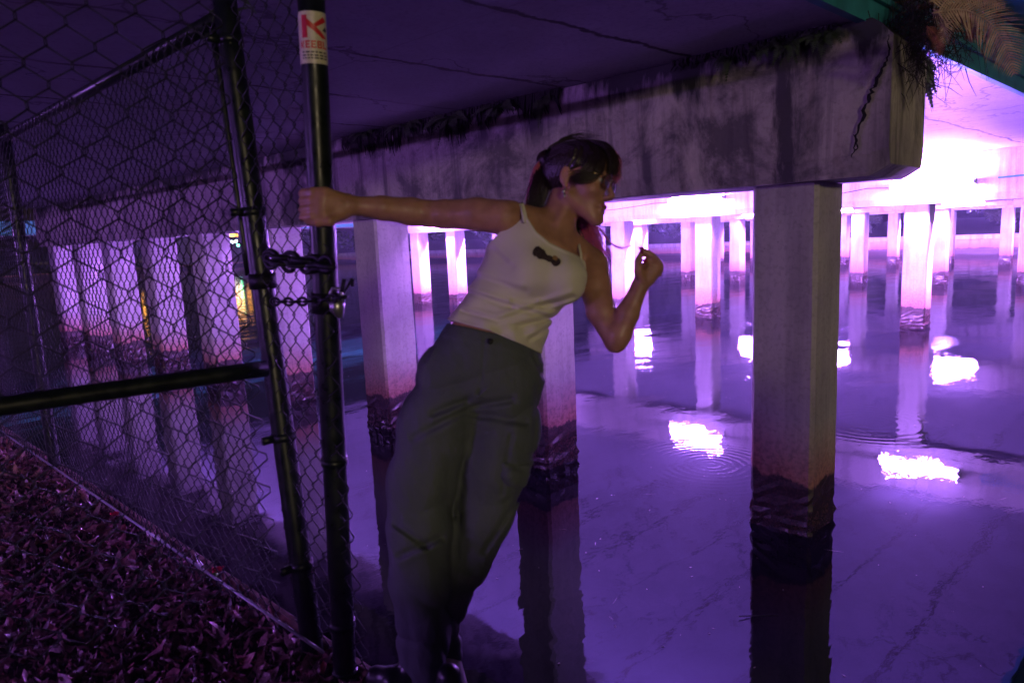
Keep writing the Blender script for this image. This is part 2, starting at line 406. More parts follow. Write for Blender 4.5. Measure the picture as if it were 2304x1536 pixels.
lamp(22.8, 9.9, 2.30, 1.2, 'small violet strip lamp touching the left edge of the big dark column')
lamp(22.8, 7.6, 2.27, 1.2, 'small violet strip lamp peeking from the right edge of the big dark column')
lamp(22.8, 4.15, 2.27, 1.0, 'small violet strip lamp right of the second column from the frame edge')
lamp(32.2, 11.5, 2.3, 1.2, 'tiny violet strip lamp farthest off on the last pier')
lamp(32.2, 3.0, 2.3, 1.2, 'tiny violet strip lamp near the right edge on the last pier')
M_TUBE3 = emissive('added_hidden_tube_glow', LAMP_COL, LAMP_STR*5.0)  # uplights added out of view to brighten the deck soffit
for k_, yc in enumerate((3.2, 7.4, 11.6, 15.6)):
    lamp(4.68, yc, 2.34, 1.22, 'added violet uplight over a metal tray on the hidden far face of the nearest cap beam', 'added violet strip lamps facing away', 1, M_TUBE3, .12, .05)
    tr_ = MB(); tr_.box((4.682, yc-.66, 2.245), (4.90, yc+.66, 2.262)); tag(tr_.build('light_shield', M_HOUS), 'added metal tray shielding the columns from a hidden uplight behind the nearest cap beam', 'trough', 'added light shields')  # tray added to keep the uplight off the columns
M_TUBE5 = emissive('added_column_tube_glow', LAMP_COL, LAMP_STR*.104)  # upright lamps added out of sight to light the columns evenly
for Y in B1Y[:-1]:
    oy = max(.2, .021*Y+.05)
    r = empty('added_column_lamp', (4.6, Y+oy, 1.0), 'added slim upright violet lamp on the hidden back of a column of the nearest pier', 'strip lamp', 'added upright lamps behind the columns')
    h = MB(); h.box((4.555, Y+oy-.045, .62), (4.575, Y+oy+.045, 1.82), .004); h.build('housing', M_HOUS, r)
    t = MB(); t.tube([(4.605, Y+oy, .66), (4.605, Y+oy, 1.78)], .026, 10); t.build('glowing_tube', M_TUBE5, r, True)
M_TUBE4 = emissive('added_far_tube_glow', LAMP_COL, LAMP_STR*5.0)  # extra lamps added out of view to brighten the far spans
for Xp, sk_ in ((14.08, -.6), (23.48, -1.1), (32.88, -1.6)):
    for yc in (3.0, 9.0, 15.0): lamp(Xp, yc+sk_, 2.48, 1.22, 'added violet strip lamp on a hidden far face of a cap beam behind the first', 'added violet strip lamps facing away', 1, M_TUBE4)
# abutment behind the viewer with dimmer lamps added to light ceiling and leaves
ab = MB(); ab.box((-6.4, -2, .3), (-6.0, 17, 2.9)); tag(ab.build('abutment_wall', M_CAPFAR), 'plain concrete abutment wall at the back of the leafy bank', 'wall')
M_TUBE2 = emissive('added_dim_tube_glow', LAMP_COL, LAMP_STR*.85)
lamp(-6.0, 12.5, 2.3, 1.22, 'added dim violet strip lamp on the abutment wall', 'added violet strip lamps on the abutment', 1, M_TUBE2)
lamp(-6.0, 3.4, 2.3, 1.22, 'added violet strip lamp on the abutment wall straight behind the viewer', 'added violet strip lamps on the abutment', 1, emissive('added_faint_tube_glow', LAMP_COL, LAMP_STR*.17))
# cables along the second cap
M_CABLE = simple('black_cable_rubber', (.02, .02, .025), .5)
cb = MB(); cb.tube([(13.385, 7.85, 2.47), (13.37, 8.2, 2.47), (13.38, 8.6, 2.44), (13.37, 9.2, 2.40), (13.37, 9.9, 2.39), (13.37, 10.7, 2.47)], .008, 6)
tag(cb.build('electric_cable', M_CABLE), 'thin dark cable sagging left from the lamp above the raised hand', 'cable')
cb = MB(); cb.tube([(13.385, 3.55, 2.43), (13.37, 3.9, 2.45), (13.38, 4.3, 2.40), (13.37, 5.0, 2.39)], .008, 6)
tag(cb.build('electric_cable', M_CABLE), 'thin dark cable sagging left from the lamp right of the big dark column', 'cable')
M_BLUE = simple('blue_conduit_plastic', (.05, .3, .55), .4)
cb = MB(); cb.tube([(13.37, 2.0, 2.47), (13.37, 1.2, 2.49), (13.37, .6, 2.49)], .014, 8)
tag(cb.build('blue_conduit', M_BLUE), 'thin blue conduit on the pale second cap beam at the right edge', 'pipe')

# ================================================================== far bank
M_SEAW = concrete('canal_wall_concrete', (.42, .35, .33), tide=True, streak=.6)
sw = MB(); sw.box((40.8, -40, -.5), (41.3, 200, .72)); 
swr = empty('canal_wall', (41, 8, 0), 'low rust stained concrete wall along the far bank of the canal', 'wall')
sw.build('wall_face', M_SEAW, swr)
sw = MB(); sw.box((40.7, -40, .724), (41.45, 200, .97), .03); sw.build('coping', M_CAPFAR, swr)
M_GRASSD = simple('far_bank_soil', (.04, .05, .03), .9, .4, 1)
fb = MB(); fb.add([(41.3, -40, .7), (240, -40, 1.2), (240, 260, 1.2), (41.3, 200, .7)], [(0, 1, 2, 3)])
tag(fb.build('far_bank', M_GRASSD), kind='structure')
M_BARK = simple('dark_bark', (.06, .045, .035), .9, .4, 20, bump=.6)
M_LEAF = simple('dark_foliage', (.045, .07, .035), .7, .6, 3)
def crown_mesh(c, R, n, sz, seed):
    r = np.random.default_rng(seed)
    lob = r.normal(size=(9, 3)); lob /= np.linalg.norm(lob, axis=1)[:, None]; lob *= np.array(R)*.62; lr = r.uniform(.4, .62, 9)*min(R)
    k = r.integers(0, 9, n); d = r.normal(size=(n, 3)); d /= np.linalg.norm(d, axis=1)[:, None]
    P = lob[k] + d*(lr[k]*r.uniform(.55, 1.05, n)**.5)[:, None] + np.array(c)
    a = r.normal(size=(n, 3)); a /= np.linalg.norm(a, axis=1)[:, None]; b = np.cross(a, d); b /= np.linalg.norm(b, axis=1)[:, None]
    s_ = (sz*r.uniform(.5, 1.3, n))[:, None]
    V = np.stack([P-a*s_, P+b*s_*.45, P+a*s_, P-b*s_*.45], 1).reshape(-1, 3)
    return V, np.arange(4*n).reshape(-1, 4)
def tree(x, y, h, R, label, seed, grp='trees on the far bank', n=2600, sz=.32):
    t = empty('tree', (x, y, .8), label, 'tree', grp)
    tr = MB(); tr.tube([(x, y, .6), (x+.1, y, h*.3), (x-.1, y+.1, h*.6), (x, y, h*.85)], [.22, .17, .12, .04], 8)
    for k in range(5):
        a = k*1.3+seed; tr.tube([(x, y, h*(.3+.08*k)), (x+math.cos(a)*R*.4, y+math.sin(a)*R*.4, h*(.5+.08*k)), (x+math.cos(a)*R*.75, y+math.sin(a)*R*.75, h*(.6+.08*k))], [.08, .05, .02], 6)
    tr.build('trunk', M_BARK, t)
    V, Fc = crown_mesh((x, y, h*.62), (R, R, h*.42), n, sz, seed); mesh('crown', V, Fc, M_LEAF, t)
wherel = ['at the right edge of the frame', 'behind the last right columns', 'seen through the gap right of the big column', 'just right of the big column', 'hidden mostly by the big column', 'left of the big column under the lamp',
          'in the dark gap by the raised hand', 'beyond the raised hand', 'behind the woman', 'left of the woman', 'in the gap left of the woman', 'far left along the canal']
for i, (y, xx, h) in enumerate([(1, 46, 6.5), (5, 45, 5.2), (9.5, 46.5, 6.8), (14, 45.5, 5.6), (19, 46.5, 6.6), (24, 45.5, 6), (29, 46, 6.8), (36, 46, 6), (46, 47, 7), (57, 46, 6), (70, 48, 8), (88, 48, 8)]):
    tree(xx, y, h, 3.0+.02*y, 'dark bushy tree on the far bank, ' + wherel[i], 40+i)
# lit waterside houses far off on the left
def lit_house(cx, cyy, w, h, label, wins, colr):
    r = empty('waterside_house', (cx, cyy, .6), label, 'house')
    b = MB(); b.box((cx-w/2, cyy, .5), (cx+w/2, cyy+8, h)); b.build('wall', simple('dark_render', (.08, .07, .06), .8), r)
    rf = MB(); rf.add([(cx-w/2-.4, cyy-.5, h+.01), (cx+w/2+.4, cyy-.5, h+.01), (cx+w/2+.4, cyy+8.5, h+.01), (cx-w/2-.4, cyy+8.5, h+.01), (cx, cyy+1, h+1.8), (cx, cyy+7, h+1.8)], [(0,1,4),(1,2,5,4),(2,3,5),(3,0,4,5),(0,3,2,1)]); rf.build('roof', simple('dark_roof', (.04, .03, .03), .8), r)
    for (u0, z0, ww, hh, c, st) in wins:
        f = MB(); f.box((cx+u0-.06, cyy-.06, z0-.06), (cx+u0+ww+.06, cyy-.004, z0+hh+.06)); fo = f.build('window_frame', M_BARK, r)
        g = MB(); g.box((cx+u0, cyy-.075, z0), (cx+u0+ww, cyy-.062, z0+hh)); g.build('window_pane', emissive('lit_window', c, st), fo)
    return r
hp = uy(541, 556, 78)
OR = (1, .42, .06); YE = (1, .7, .15)
lit_house(hp[0]-2.0, 78, 11, 6.0, 'distant waterside house with glowing orange windows between fence and gate post', [(.2, 3.3, 1.6, 1.3, OR, 7), (2.2, 3.5, .5, .8, OR, 4), (3.1, 3.6, .4, .7, (.1, .8, .4), 2), (4.4, 3.7, .9, .4, YE, 5), (-3.2, 3.2, .8, .9, OR, 5)], OR)
M_POST = simple('dock_post_metal', (.1, .1, .1), .5)
for (px, py, c, lb) in ((523, 545, (.75, 1, .95), 'white green dock lamp below the orange windows'), (531, 544, (.7, 1, .85), 'brighter pale dock lamp just right of its neighbour'), (305, 536, OR, 'small orange dock lamp seen between two left columns'), (536, 553, (.1, 1, .45), 'tiny green dock lamp by the water')):
    q = uy(px, py, 72)
    r = empty('dock_lamp', (q[0], q[1], .4), lb, 'lamp', 'dock lamps far off on the left')
    t = MB(); t.tube([(q[0], q[1], .3), (q[0], q[1], q[2]-.1)], .04, 6); t.build('post', M_POST, r)
    t = MB(); t.tube([(q[0], q[1], q[2]-.1), (q[0], q[1], q[2]), (q[0], q[1], q[2]+.14), (q[0], q[1], q[2]+.2)], [.05, .15, .15, .05], 8); t.build('lamp_head', emissive('dock_lamp_glow', c, 14), r, True)
sb = MB(); sb.add([(-40, 79-1.5, .45), (60, 76.5, .45), (60, 200, .5), (-40, 200, .5)], [(0, 1, 2, 3)]); 
tag(sb.build('left_bank', M_GRASSD), kind='structure')
sb = MB(); sb.box((-40, 76.2, -.4), (60, 76.49, .44)); tag(sb.build('dock_wall', M_SEAW), 'low dark dock wall below the distant lit house', 'wall')
# neighbouring bridge seen at the left edge
nb = empty('footbridge', (5.5, 27, 0), 'neighbouring bridge at the left edge with teal lit fascia over a tan pier', 'bridge')
t = MB(); t.box((2.0, 26.0, 2.62), (30, 26.4, 3.05), .01); t.build('fascia', simple('teal_light_fascia', (.06, .38, .36), .5), nb)  # teal light on the fascia is put into its base colour
t = MB(); t.box((2.0, 26.41, 2.60), (30, 32, 2.9)); t.build('deck_slab', M_CAPFAR, nb)
t = MB(); t.box((3.6, 26.2, -.4), (4.15, 31.6, 2.59), .02); t.build('pier_wall', M_COLM, nb)
# ================================================================== bank
GZ = .55
def ground_z(x, y): return GZ - .03 + .018*math.sin(1.7*x+.6)*math.cos(1.3*y) + .012*math.sin(5*x+3*y) + .02*max(0, .9-x)*.4
m = NM('leafy_soil'); p = m.pos()
f = m.noise(p, 18, 7, .65); f2 = m.noise(p, 3, 4)
m.out(Base_Color=m.mix(m.ramp(f, [(.35, 0), (.65, 1)]), (.015, .010, .009), (.075, .045, .035)), Roughness=.9, Normal=m.bump(f, .8, .02)); M_SOIL = m.m
nx, ny = 60, 120
xs = np.linspace(-8, 1.13, nx); ys = np.linspace(-8, 26, ny); V = []
for y in ys:
    for x in xs: V.append((x, y, ground_z(x, y)))
Fc = [(j*nx+i, j*nx+i+1, (j+1)*nx+i+1, (j+1)*nx+i) for j in range(ny-1) for i in range(nx-1)]
tag(mesh('ground', V, Fc, M_SOIL, None, True), kind='structure', label='bank of dark soil', cat='ground')
M_WALLC = concrete('quay_concrete', (.10, .085, .08), tide=True, streak=.4)
qw = MB(); qw.box((1.131, -8, -.5), (1.175, 26, .535), .012)
tag(qw.build('quay_wall', M_WALLC), 'narrow concrete quay edge under the fence and the woman\'s shoes', 'wall')
hd = empty('sun_blocker', (-3.5, -3.3, .5), 'added leafy hedge on the bank behind the viewer', 'sun_blocker')  # added out of view to keep the warm sun off the ground
r_ = np.random.default_rng(5); n = 16000; C_ = np.c_[r_.uniform(-8, 1.25, n), r_.uniform(-3.6, -3.0, n), r_.uniform(.5, 1.52, n)]; a_ = r_.normal(size=(n, 3)); a_ /= np.linalg.norm(a_, axis=1)[:, None]; b_ = np.cross(a_, [0, 0, 1.]); s_ = r_.uniform(.03, .06, n)[:, None]
V = np.stack([C_-a_*s_, C_+b_*s_*.6, C_+a_*s_, C_-b_*s_*.6], 1).reshape(-1, 3)
mesh('blocker_leaves', V, np.arange(4*n).reshape(-1, 4), M_LEAF, hd)
hb = MB(); hb.box((-8, -3.45, .45), (1.2, -3.15, 1.42)); hb.build('blocker_core', M_BARK, hd)
# leaf litter: curled little leaves
def leaves(n, xr, yr, dens_pow=1.0, smin=.007, smax=.027):
    x = rng.uniform(*xr, n); y = yr[0] + (yr[1]-yr[0])*rng.uniform(0, 1, n)**dens_pow
    V = np.zeros((n, 8, 3)); th = rng.uniform(0, 6.28, n); L = smin+(smax*1.7-smin)*rng.uniform(0, 1, n)**2.6; Wd = L*rng.uniform(.28, .5, n)
    curl = rng.uniform(-.5, .9, n)*L; fold = rng.uniform(.0, .8, n)*Wd
    tilt = rng.normal(0, .5, n); tilt2 = rng.normal(0, .45, n)
    tpl = np.array([(-1, 0), (-.4, .8), (-.4, -.8), (.4, .75), (.4, -.75), (1, 0), (-.4, 0), (.4, 0)])
    for k, (a, b) in enumerate(tpl):
        lx = a*L; ly = b*Wd; lz = curl*(a*a) + fold*abs(b)
        lz2 = lz + lx*np.sin(tilt) + ly*np.sin(tilt2)
        V[:, k, 0] = x + lx*np.cos(th) - ly*np.sin(th); V[:, k, 1] = y + lx*np.sin(th) + ly*np.cos(th)
        gz = GZ-.03+.018*np.sin(1.7*x+.6)*np.cos(1.3*y)+.012*np.sin(5*x+3*y)
        V[:, k, 2] = gz + lz2 + rng.uniform(.004, .03, n)
    q = np.array([(0, 6, 1, 1), (0, 2, 6, 6), (6, 7, 3, 1), (2, 4, 7, 6), (7, 5, 3, 3), (4, 5, 7, 7)])
    tri = np.array([(0, 6, 1), (0, 2, 6), (6, 7, 3), (6, 3, 1), (2, 4, 7), (2, 7, 6), (7, 5, 3), (4, 5, 7)])
    Fc = (np.arange(n)[:, None, None]*8 + tri[None]).reshape(-1, 3)
    return V.reshape(-1, 3), Fc
m = NM('fallen_leaf'); p = m.pos()
rnd = m.n('ShaderNodeNewGeometry').outputs['Random Per Island']
col = m.ramp(rnd, [(0, (.03, .018, .014)), (.25, (.16, .07, .06)), (.5, (.66, .28, .34)), (.68, (.12, .05, .04)), (.85, (.85, .5, .58)), (1, (.50, .10, .10))])
m.out(Base_Color=m.mix(m.math('MULTIPLY', m.ramp(m.noise(p, 90, 4), [(.4, 0), (.6, 1)]), .5), col, (.03, .02, .02)), Roughness=m.ramp(rnd, [(0, .5), (.5, .25), (1, .6)]))
M_DRY = m.m
V1, F1 = leaves(34000, (-1.6, 1.12), (.6, 6.5), 1.25)
V2, F2 = leaves(8000, (-2.5, 1.12), (6, 16), 1.2, .015, .035)
tag(mesh('leaf_litter', np.r_[V1, V2], np.r_[F1, F2+len(V1)], M_DRY), 'brown and pink fallen leaves covering the bank', 'leaves', kind='stuff')
tw = MB()
for i in range(130):
    x, y = random.uniform(-1.2, 1.1), random.uniform(.9, 5.5); a = random.uniform(0, 6.28); L = random.uniform(.04, .2); z = ground_z(x, y)+.03
    b = a+random.uniform(-.5, .5); tw.tube([(x, y, z), (x+L*math.cos(a), y+L*math.sin(a), z+random.uniform(-.01, .02)), (x+L*(math.cos(a)+.7*math.cos(b)), y+L*(math.sin(a)+.7*math.sin(b)), z)], [.0025, .002, .001], 5)
tag(tw.build('twigs', M_DRY), 'thin twigs scattered among the fallen leaves', 'twigs', kind='stuff')
# fallen blossoms
M_PETAL = simple('magenta_petal', (.75, .02, .06), .5, .3, 60); M_GREENP = simple('green_sepal', (.12, .35, .03), .5)
def blossom(px, py, s, label, green=False, c=M_PETAL):
    q = uz(px, py, GZ+.025)
    r = empty('fallen_blossom', tuple(q), label, 'flower', 'blossoms fallen on the bank')
    for k in range(5):
        a = k*1.257+px; mb = MB(); V = []
        for i in range(4):
            for j in range(4):
                u, v = i/3, (j/3-.5); rad = s*(.15+.85*u); wv = s*.9*math.sin(math.pi*(.15+.75*u))*v
                V.append((q[0]+rad*math.cos(a)*.8-wv*math.sin(a), q[1]+rad*math.sin(a)*.8+wv*math.cos(a), q[2]+.02+s*.5*u*(1-u*.3)+.3*s*v*v+.004*math.sin(9*u+k)))
        mb.add(V, [(i*4+j, i*4+j+1, (i+1)*4+j+1, (i+1)*4+j) for i in range(3) for j in range(3)]); mb.build('petal', c, r, True)
    if green:
        mb = MB(); mb.tube([q+[-.0, -.0, .02], q+[-.02, -.012, .015], q+[-.034, -.02, .01]], [.008, .013, .003], 7); mb.build('sepal', M_GREENP, r, True)
blossom(490, 1297, .036, 'bright red pink blossom with a green sepal lying by the fence foot', True)
blossom(260, 1167, .030, 'small crimson blossom lying among leaves left of the fence')
blossom(45, 1368, .026, 'pale pink blossom lying near the left frame edge', c=simple('pale_petal', (.6, .18, .3), .5, .3, 60))
# ================================================================== fence
m = NM('dark_green_coating'); p = m.pos(); n_ = m.noise(p, 30, 5)
m.out(Base_Color=m.mix(m.ramp(n_, [(.4, 0), (.7, 1)]), (.004, .007, .007), (.010, .016, .013)), Roughness=m.ramp(n_, [(.3, .25), (.7, .45)]), Normal=m.bump(n_, .12, .002)); m.b.inputs['Specular IOR Level'].default_value = .35; M_GREEN = m.m
m = NM('wire_coating'); p = m.pos(); n_ = m.noise(p, 60, 3)
m.out(Base_Color=m.mix(n_, (.006, .008, .010), (.018, .021, .022)), Roughness=.5); m.b.inputs['Specular IOR Level'].default_value = .25; M_WIRE = m.m
M_STEEL = simple('galvanised_steel', (.45, .45, .46), .35, .2, 60, .9)
FX = 1.10
def chainlink(name, O, A, B, wd, ht, pitch, r, parent, ragged=None, sag=.0, seed=0):
    """chain-link: zig-zag wires running along B, hooked round their neighbours; O corner, A width axis, B height axis"""
    O, A, B = map(lambda v: np.array(v, float), (O, A, B)); Nn = np.cross(A, B); half = pitch/2
    nseg = int(ht/half); nw = int(wd/half)-1; Vs = []; Fs = []; base = 0; ns = 4
    r_ = np.random.default_rng(seed)
    for w_ in range(nw):
        pts = []
        for i in range(nseg+1):
            u = (w_ + ((i+w_) % 2)*1.0)*half; v = i*half
            s = 1 if (i+w_) % 2 else -1
            for e in (-.14, .14):
                vv = v+e*half; uu = u + s*r*1.1
                n0 = s*r*(1.15 if e < 0 else -1.15)*1
                if 0 <= vv <= ht:
                    wob = sag*(math.sin(2.1*uu+1.3*vv+seed)*.6+math.sin(5.3*uu-2.2*vv)*.4)
                    j = .004*math.sin(13*uu+3*vv+seed)+.003*math.sin(31*vv+7*uu)
                    pts.append(O + A*(uu+j) + B*(vv+j*.6) + Nn*(n0+wob))
        pts = np.array(pts); mm = len(pts)
        if mm < 3: continue
        T = np.zeros_like(pts); T[1:-1] = pts[2:]-pts[:-2]; T[0] = pts[1]-pts[0]; T[-1] = pts[-1]-pts[-2]; T /= np.linalg.norm(T, axis=1)[:, None]
        U = np.cross(T, Nn); U /= np.linalg.norm(U, axis=1)[:, None]; Wv = np.cross(T, U)
        ang = np.arange(ns)*2*math.pi/ns
        ringp = pts[:, None] + r*(np.cos(ang)[None, :, None]*U[:, None] + np.sin(ang)[None, :, None]*Wv[:, None])
        i0 = np.arange(mm-1)[:, None]*ns + np.arange(ns)[None]; i1 = np.arange(mm-1)[:, None]*ns + (np.arange(ns)[None]+1) % ns
        Fs.append(np.stack([i0, i1, i1+ns, i0+ns], -1).reshape(-1, 4)+base); Vs.append(ringp.reshape(-1, 3)); base += mm*ns
    return mesh(name, np.concatenate(Vs), np.concatenate(Fs), M_WIRE, parent, True)
TOPZ = 2.64
fence = empty('chain_link_fence', (FX, 3.5, .5), 'tall chain link fence running along the water edge behind the open gate leaf', 'fence')
def pole(name, a, b, r, parent, mat=M_GREEN, cap=False, n=20):
    t = MB(); a = np.array(a, float); b = np.array(b, float); t.tube([a+(b-a)*k/8 for k in range(9)], r, n)
    if cap: t.tube([b, b+[0, 0, .01], b+[0, 0, .035], b+[0, 0, .045]], [r*1.12, r*1.12, r*.7, .004], n)
    return t.build(name, mat, parent, True)
for (Y0, lean) in ((5.17, .04), (8.6, 0), (12.1, .02)):
    pole('post', (FX, Y0, .3), (FX, Y0+lean, TOPZ+.03), .034, fence, cap=True)
pole('top_rail', (FX, 2.25, TOPZ-.01), (FX, 14.5, TOPZ), .026, fence)
pole('bottom_wire', (FX-.045, 1.9, .60), (FX-.045, 14.5, .605), .0055, fence, M_STEEL, n=8)
chainlink('chain_mesh', (FX-.03, 2.2, .50), (0, 1, 0), (0, 0, 1), 10, TOPZ-.50, .072, .0021, fence, sag=.03, seed=3)
# post A: the leaning gate hinge post
A0 = ux(722, 1600, FX); A1 = ux(497, -60, FX)
gpost = empty('fence_end_post', tuple(A0), 'leaning dark green post where the top rail of the fence ends', 'fence post')
pole('post_tube', A0, A1, .037, gpost)
pa = lambda t: A0+(A1-A0)*t
# rail end cups and tension bands on post A
for (py) in (80, 440, 940, 1240):
    t = MB(); k = (py-1600)/(-60-1600); c = pa(k); ax = (A1-A0)/np.linalg.norm(A1-A0)
    t.tube([c-ax*.014, c+ax*.014], .041, 20)
    t.box(c+[-.075, -.008, -.012], c+[-.03, .008, .012])
    t.build('tension_band', M_GREEN, gpost, True)
# thin stile beside A
st = empty('gate_stile', tuple(ux(600, 1540, FX)), 'thin dark upright bar close to the left of the leaning post', 'bar')
s0 = ux(560, 620, FX+.0); s1 = ux(478, 60, FX)
pole('stile_bar', s0, s1, .012, st, n=12)
# gate post C, held by the woman
CP = [ux(697, -60, FX), ux(709, 400, FX), ux(729, 760, FX), ux(752, 1150, FX), ux(783, 1640, FX)]
gate = empty('gate_post', tuple(CP[-1]), 'dark green gate post gripped by the woman, white sticker near its top', 'gate post')
t = MB(); C0, C1 = CP[-1], CP[0]
pc = lambda k: C0+(C1-C0)*k
axc = (C1-C0)/np.linalg.norm(C1-C0)
t.tube([pc(k/10) for k in range(11)], .0362, 72); t.build('post_tube', M_GREEN, gate, True)
def atpy(py): return pc((py-1640)/(-60-1640))
for py, hh in ((950, .012), (1355, .012), (1478, .008)):
    t = MB(); c = atpy(py); t.tube([c-axc*hh, c+axc*hh], .0405, 24); t.build('clamp_band', M_GREEN, gate, True)
# narrow mesh between the two posts
nm = empty('mesh_infill', (FX, 1.95, .55), 'narrow strip of torn chain link between the leaning post and the gate post', 'wire mesh')
chainlink('chain_mesh', (FX+.0, 1.72, .56), (0, 1, 0), (0, 0, 1), .50, 2.15, .078, .0022, nm, sag=.03, seed=9)
# latch: two chains with a padlock
def chain(name, a, b, nlinks, rl, rw, parent, sagv, label=None):
    mb = MB(); a = np.array(a); b = np.array(b)
    P = [a+(b-a)*k/nlinks+np.array([0, 0, -sagv*math.sin(math.pi*k/nlinks)]) for k in range(nlinks+1)]
    for k in range(nlinks):
        d = P[k+1]-P[k]; L = np.linalg.norm(d); d /= L; s = np.cross(d, [0, 0, 1]); s /= np.linalg.norm(s); u = np.cross(s, d); w_ = s if k % 2 else u
        c = (P[k]+P[k+1])/2; pts = []
        for q in range(13):
            an = 2*math.pi*q/12; pts.append(c + d*math.cos(an)*L*.68 + w_*math.sin(an)*rl)
        mb.tube(pts, rw, 6, False)
    return mb.build(name, M_STEELD, parent, True)
M_STEELD = simple('dark_weathered_steel', (.012, .012, .014), .55, .4, 80, .7)
ch = empty('latch_chain', tuple(ux(660, 590, FX)), 'heavy dark chain and clamp tying the two posts together, upper one', 'chain', 'chains between the two posts')
a = ux(600, 585, FX-.05); b = ux(745, 592, FX-.05)
chain('chain_links', a, b, 7, .020, .0072, ch, .012); chain('chain_links', a+[0, 0, .012], b+[0.0, 0, -.010], 6, .017, .008, ch, -.006)
t = MB()
c = atpy(592); t.tube([c-axc*.03, c+axc*.03], .043, 20); t.build('clamp', M_STEELD, ch, True); t = MB(); k_ = (590-1600)/(-60-1600); c = pa(k_); t.tube([c-[0, 0, .025], c+[0, 0, .025]], .044, 20); t.build('clamp', M_STEELD, ch, True)
ch2 = empty('latch_chain', tuple(ux(660, 675, FX)), 'thin lower chain looped between the posts above the padlock', 'chain', 'chains between the two posts')
chain('chain_links', ux(612, 678, FX-.05), ux(775, 668, FX-.045), 10, .011, .0045, ch2, .006)
pl = empty('padlock', tuple(ux(755, 690, FX-.03)), 'steel padlock hanging right of the gate post on the lower chain', 'padlock')
c = ux(757, 668, FX-.03); rgt = RT
sh = MB(); sh.tube([c-rgt*.016+np.array([0, 0, -.012]), c-rgt*.016+np.array([0, 0, .012]), c-rgt*.009+np.array([0, 0, .024]), c+rgt*.009+np.array([0, 0, .024]), c+rgt*.016+np.array([0, 0, .012]), c+rgt*.016+np.array([0, 0, -.012])], .0042, 8); sh.build('shackle', M_STEEL, pl, True)
bd = MB(); 
bd.tube([c+np.array([0, 0, -.012]), c+np.array([0, 0, -.016]), c+np.array([0, 0, -.035]), c+rgt*.006+np.array([0, 0, -.052]), c+rgt*.009+np.array([0, 0, -.060])], [.018, .022, .021, .012, .005], 12); bd.build('lock_body', M_STEEL, pl, True)
# small hanging key tags
kt = MB(); c2 = ux(775, 628, FX-.03); kt.tube([c2, c2-rgt*.010+np.array([0, 0, -.035])], .006, 8); kt.tube([c2+rgt*.022, c2+rgt*.02+np.array([0, 0, -.02])], .005, 8)
kt.tube([atpy(600)+rgt*.03, c2+np.array([0, 0, .0])+rgt*.02], .0035, 6)
tag(kt.build('latch_hook', M_STEELD, None, True), 'small bent latch hook with pin on the right side of the gate post', 'latch')
# near gate leaf swung open toward the viewer on the left
gA = uproj(600, 828, 2.0); gB = uproj(-330, 955, 1.5); 
Ax = gB-gA; Ax[2] = 0; Lg = np.linalg.norm(Ax); Ax /= Lg
leaf = empty('gate_leaf', (gA[0], gA[1], .6), 'near gate leaf of wide chain link standing open with a thick horizontal mid rail', 'gate')
gz = gA[2]
pole('mid_rail', gA, gA+Ax*Lg*1.02, .024, leaf)
pole('bottom_rail', [*(gA+Ax*.02)[:2], .50], [*(gA+Ax*Lg*1.02)[:2], .50], .022, leaf)
pole('outer_stile', [*(gA+Ax*Lg*1.02)[:2], .45], [*(gA+Ax*Lg*1.02)[:2], 2.95], .028, leaf)
pole('top_rail', [*(gA+Ax*.02)[:2], 2.95], [*(gA+Ax*Lg*1.02)[:2], 2.95], .022, leaf)
Nn = np.cross(Ax, [0, 0, 1])
chainlink('chain_mesh', np.array([gA[0], gA[1], .9])+Ax*.03, Ax, (0, 0, 1), Lg-.02, 2.02, .10, .0022, leaf, sag=.01, seed=5)
# tie wires / vine knots at the head of the post A
kn = MB(); c = pa((5-1600)/(-1660))
for i in range(16):
    a = random.uniform(0, 6.28); q = c+np.array([0, 0, random.uniform(-.05, .06)]); L = random.uniform(.03, .12)
    kn.tube([q, q+RT*math.cos(a)*L*.5+UP*.02, q+RT*math.cos(a)*L+UP*random.uniform(-.05, .05)], [.005, .004, .002], 5)
tag(kn.build('vine_knot', simple('dry_vine', (.03, .05, .025), .8)), 'tangle of dry vine wound round the top of the leaning post', 'vine')
# sticker on the gate post: a red letter K, a dark dot and a red word
M_STK = simple('sticker_paper', (.62, .58, .42), .45, .12, 90); M_RED = simple('sticker_red', (.55, .012, .02), .45, .1, 40); M_INK = simple('sticker_ink', (.03, .03, .035), .5)
def wrap(u, v, r):          # u: metres round the post from its camera-facing line (to the right), v: metres up from sticker centre
    c = atpy(64) + axc*v*.9; toc = (E0-c); toc -= axc*(toc@axc); toc /= np.linalg.norm(toc); rt = np.cross(toc, axc)*-1
    if rt @ RT < 0: rt = -rt
    a = u/.0362; return c + r*(math.cos(a)*toc + math.sin(a)*rt)
def patch(poly, r, mb):     # poly: list of convex quads ((u,v)*4), finely subdivided so they bend round the post
    for q in poly:
        q = np.array(q, float); N = 28 if np.ptp(q[:, 0]) > .05 else 6; V = []
        for i in range(N+1):
            for j in range(N+1):
                s_, t_ = i/N, j/N; w_ = (1-s_)*(1-t_)*q[0]+s_*(1-t_)*q[1]+s_*t_*q[2]+(1-s_)*t_*q[3]; V.append(tuple(wrap(w_[0], w_[1], r)))
        mb.add(V, [(i*(N+1)+j, (i+1)*(N+1)+j, (i+1)*(N+1)+j+1, i*(N+1)+j+1) for i in range(N) for j in range(N)])
mpx = .00127
stk = empty('sticker', tuple(atpy(64)), 'white sticker with a big red letter K wrapped round the gate post', 'sticker')
mb = MB(); patch([((-.052, -.073), (.052, -.073), (.052, .073), (-.052, .073))], .0370, mb); mb.build('sticker_sheet', M_STK, stk, True)
mb = MB()
patch([((-.030, -.001), (-.014, -.001), (-.014, .062), (-.030, .062))], .0376, mb)
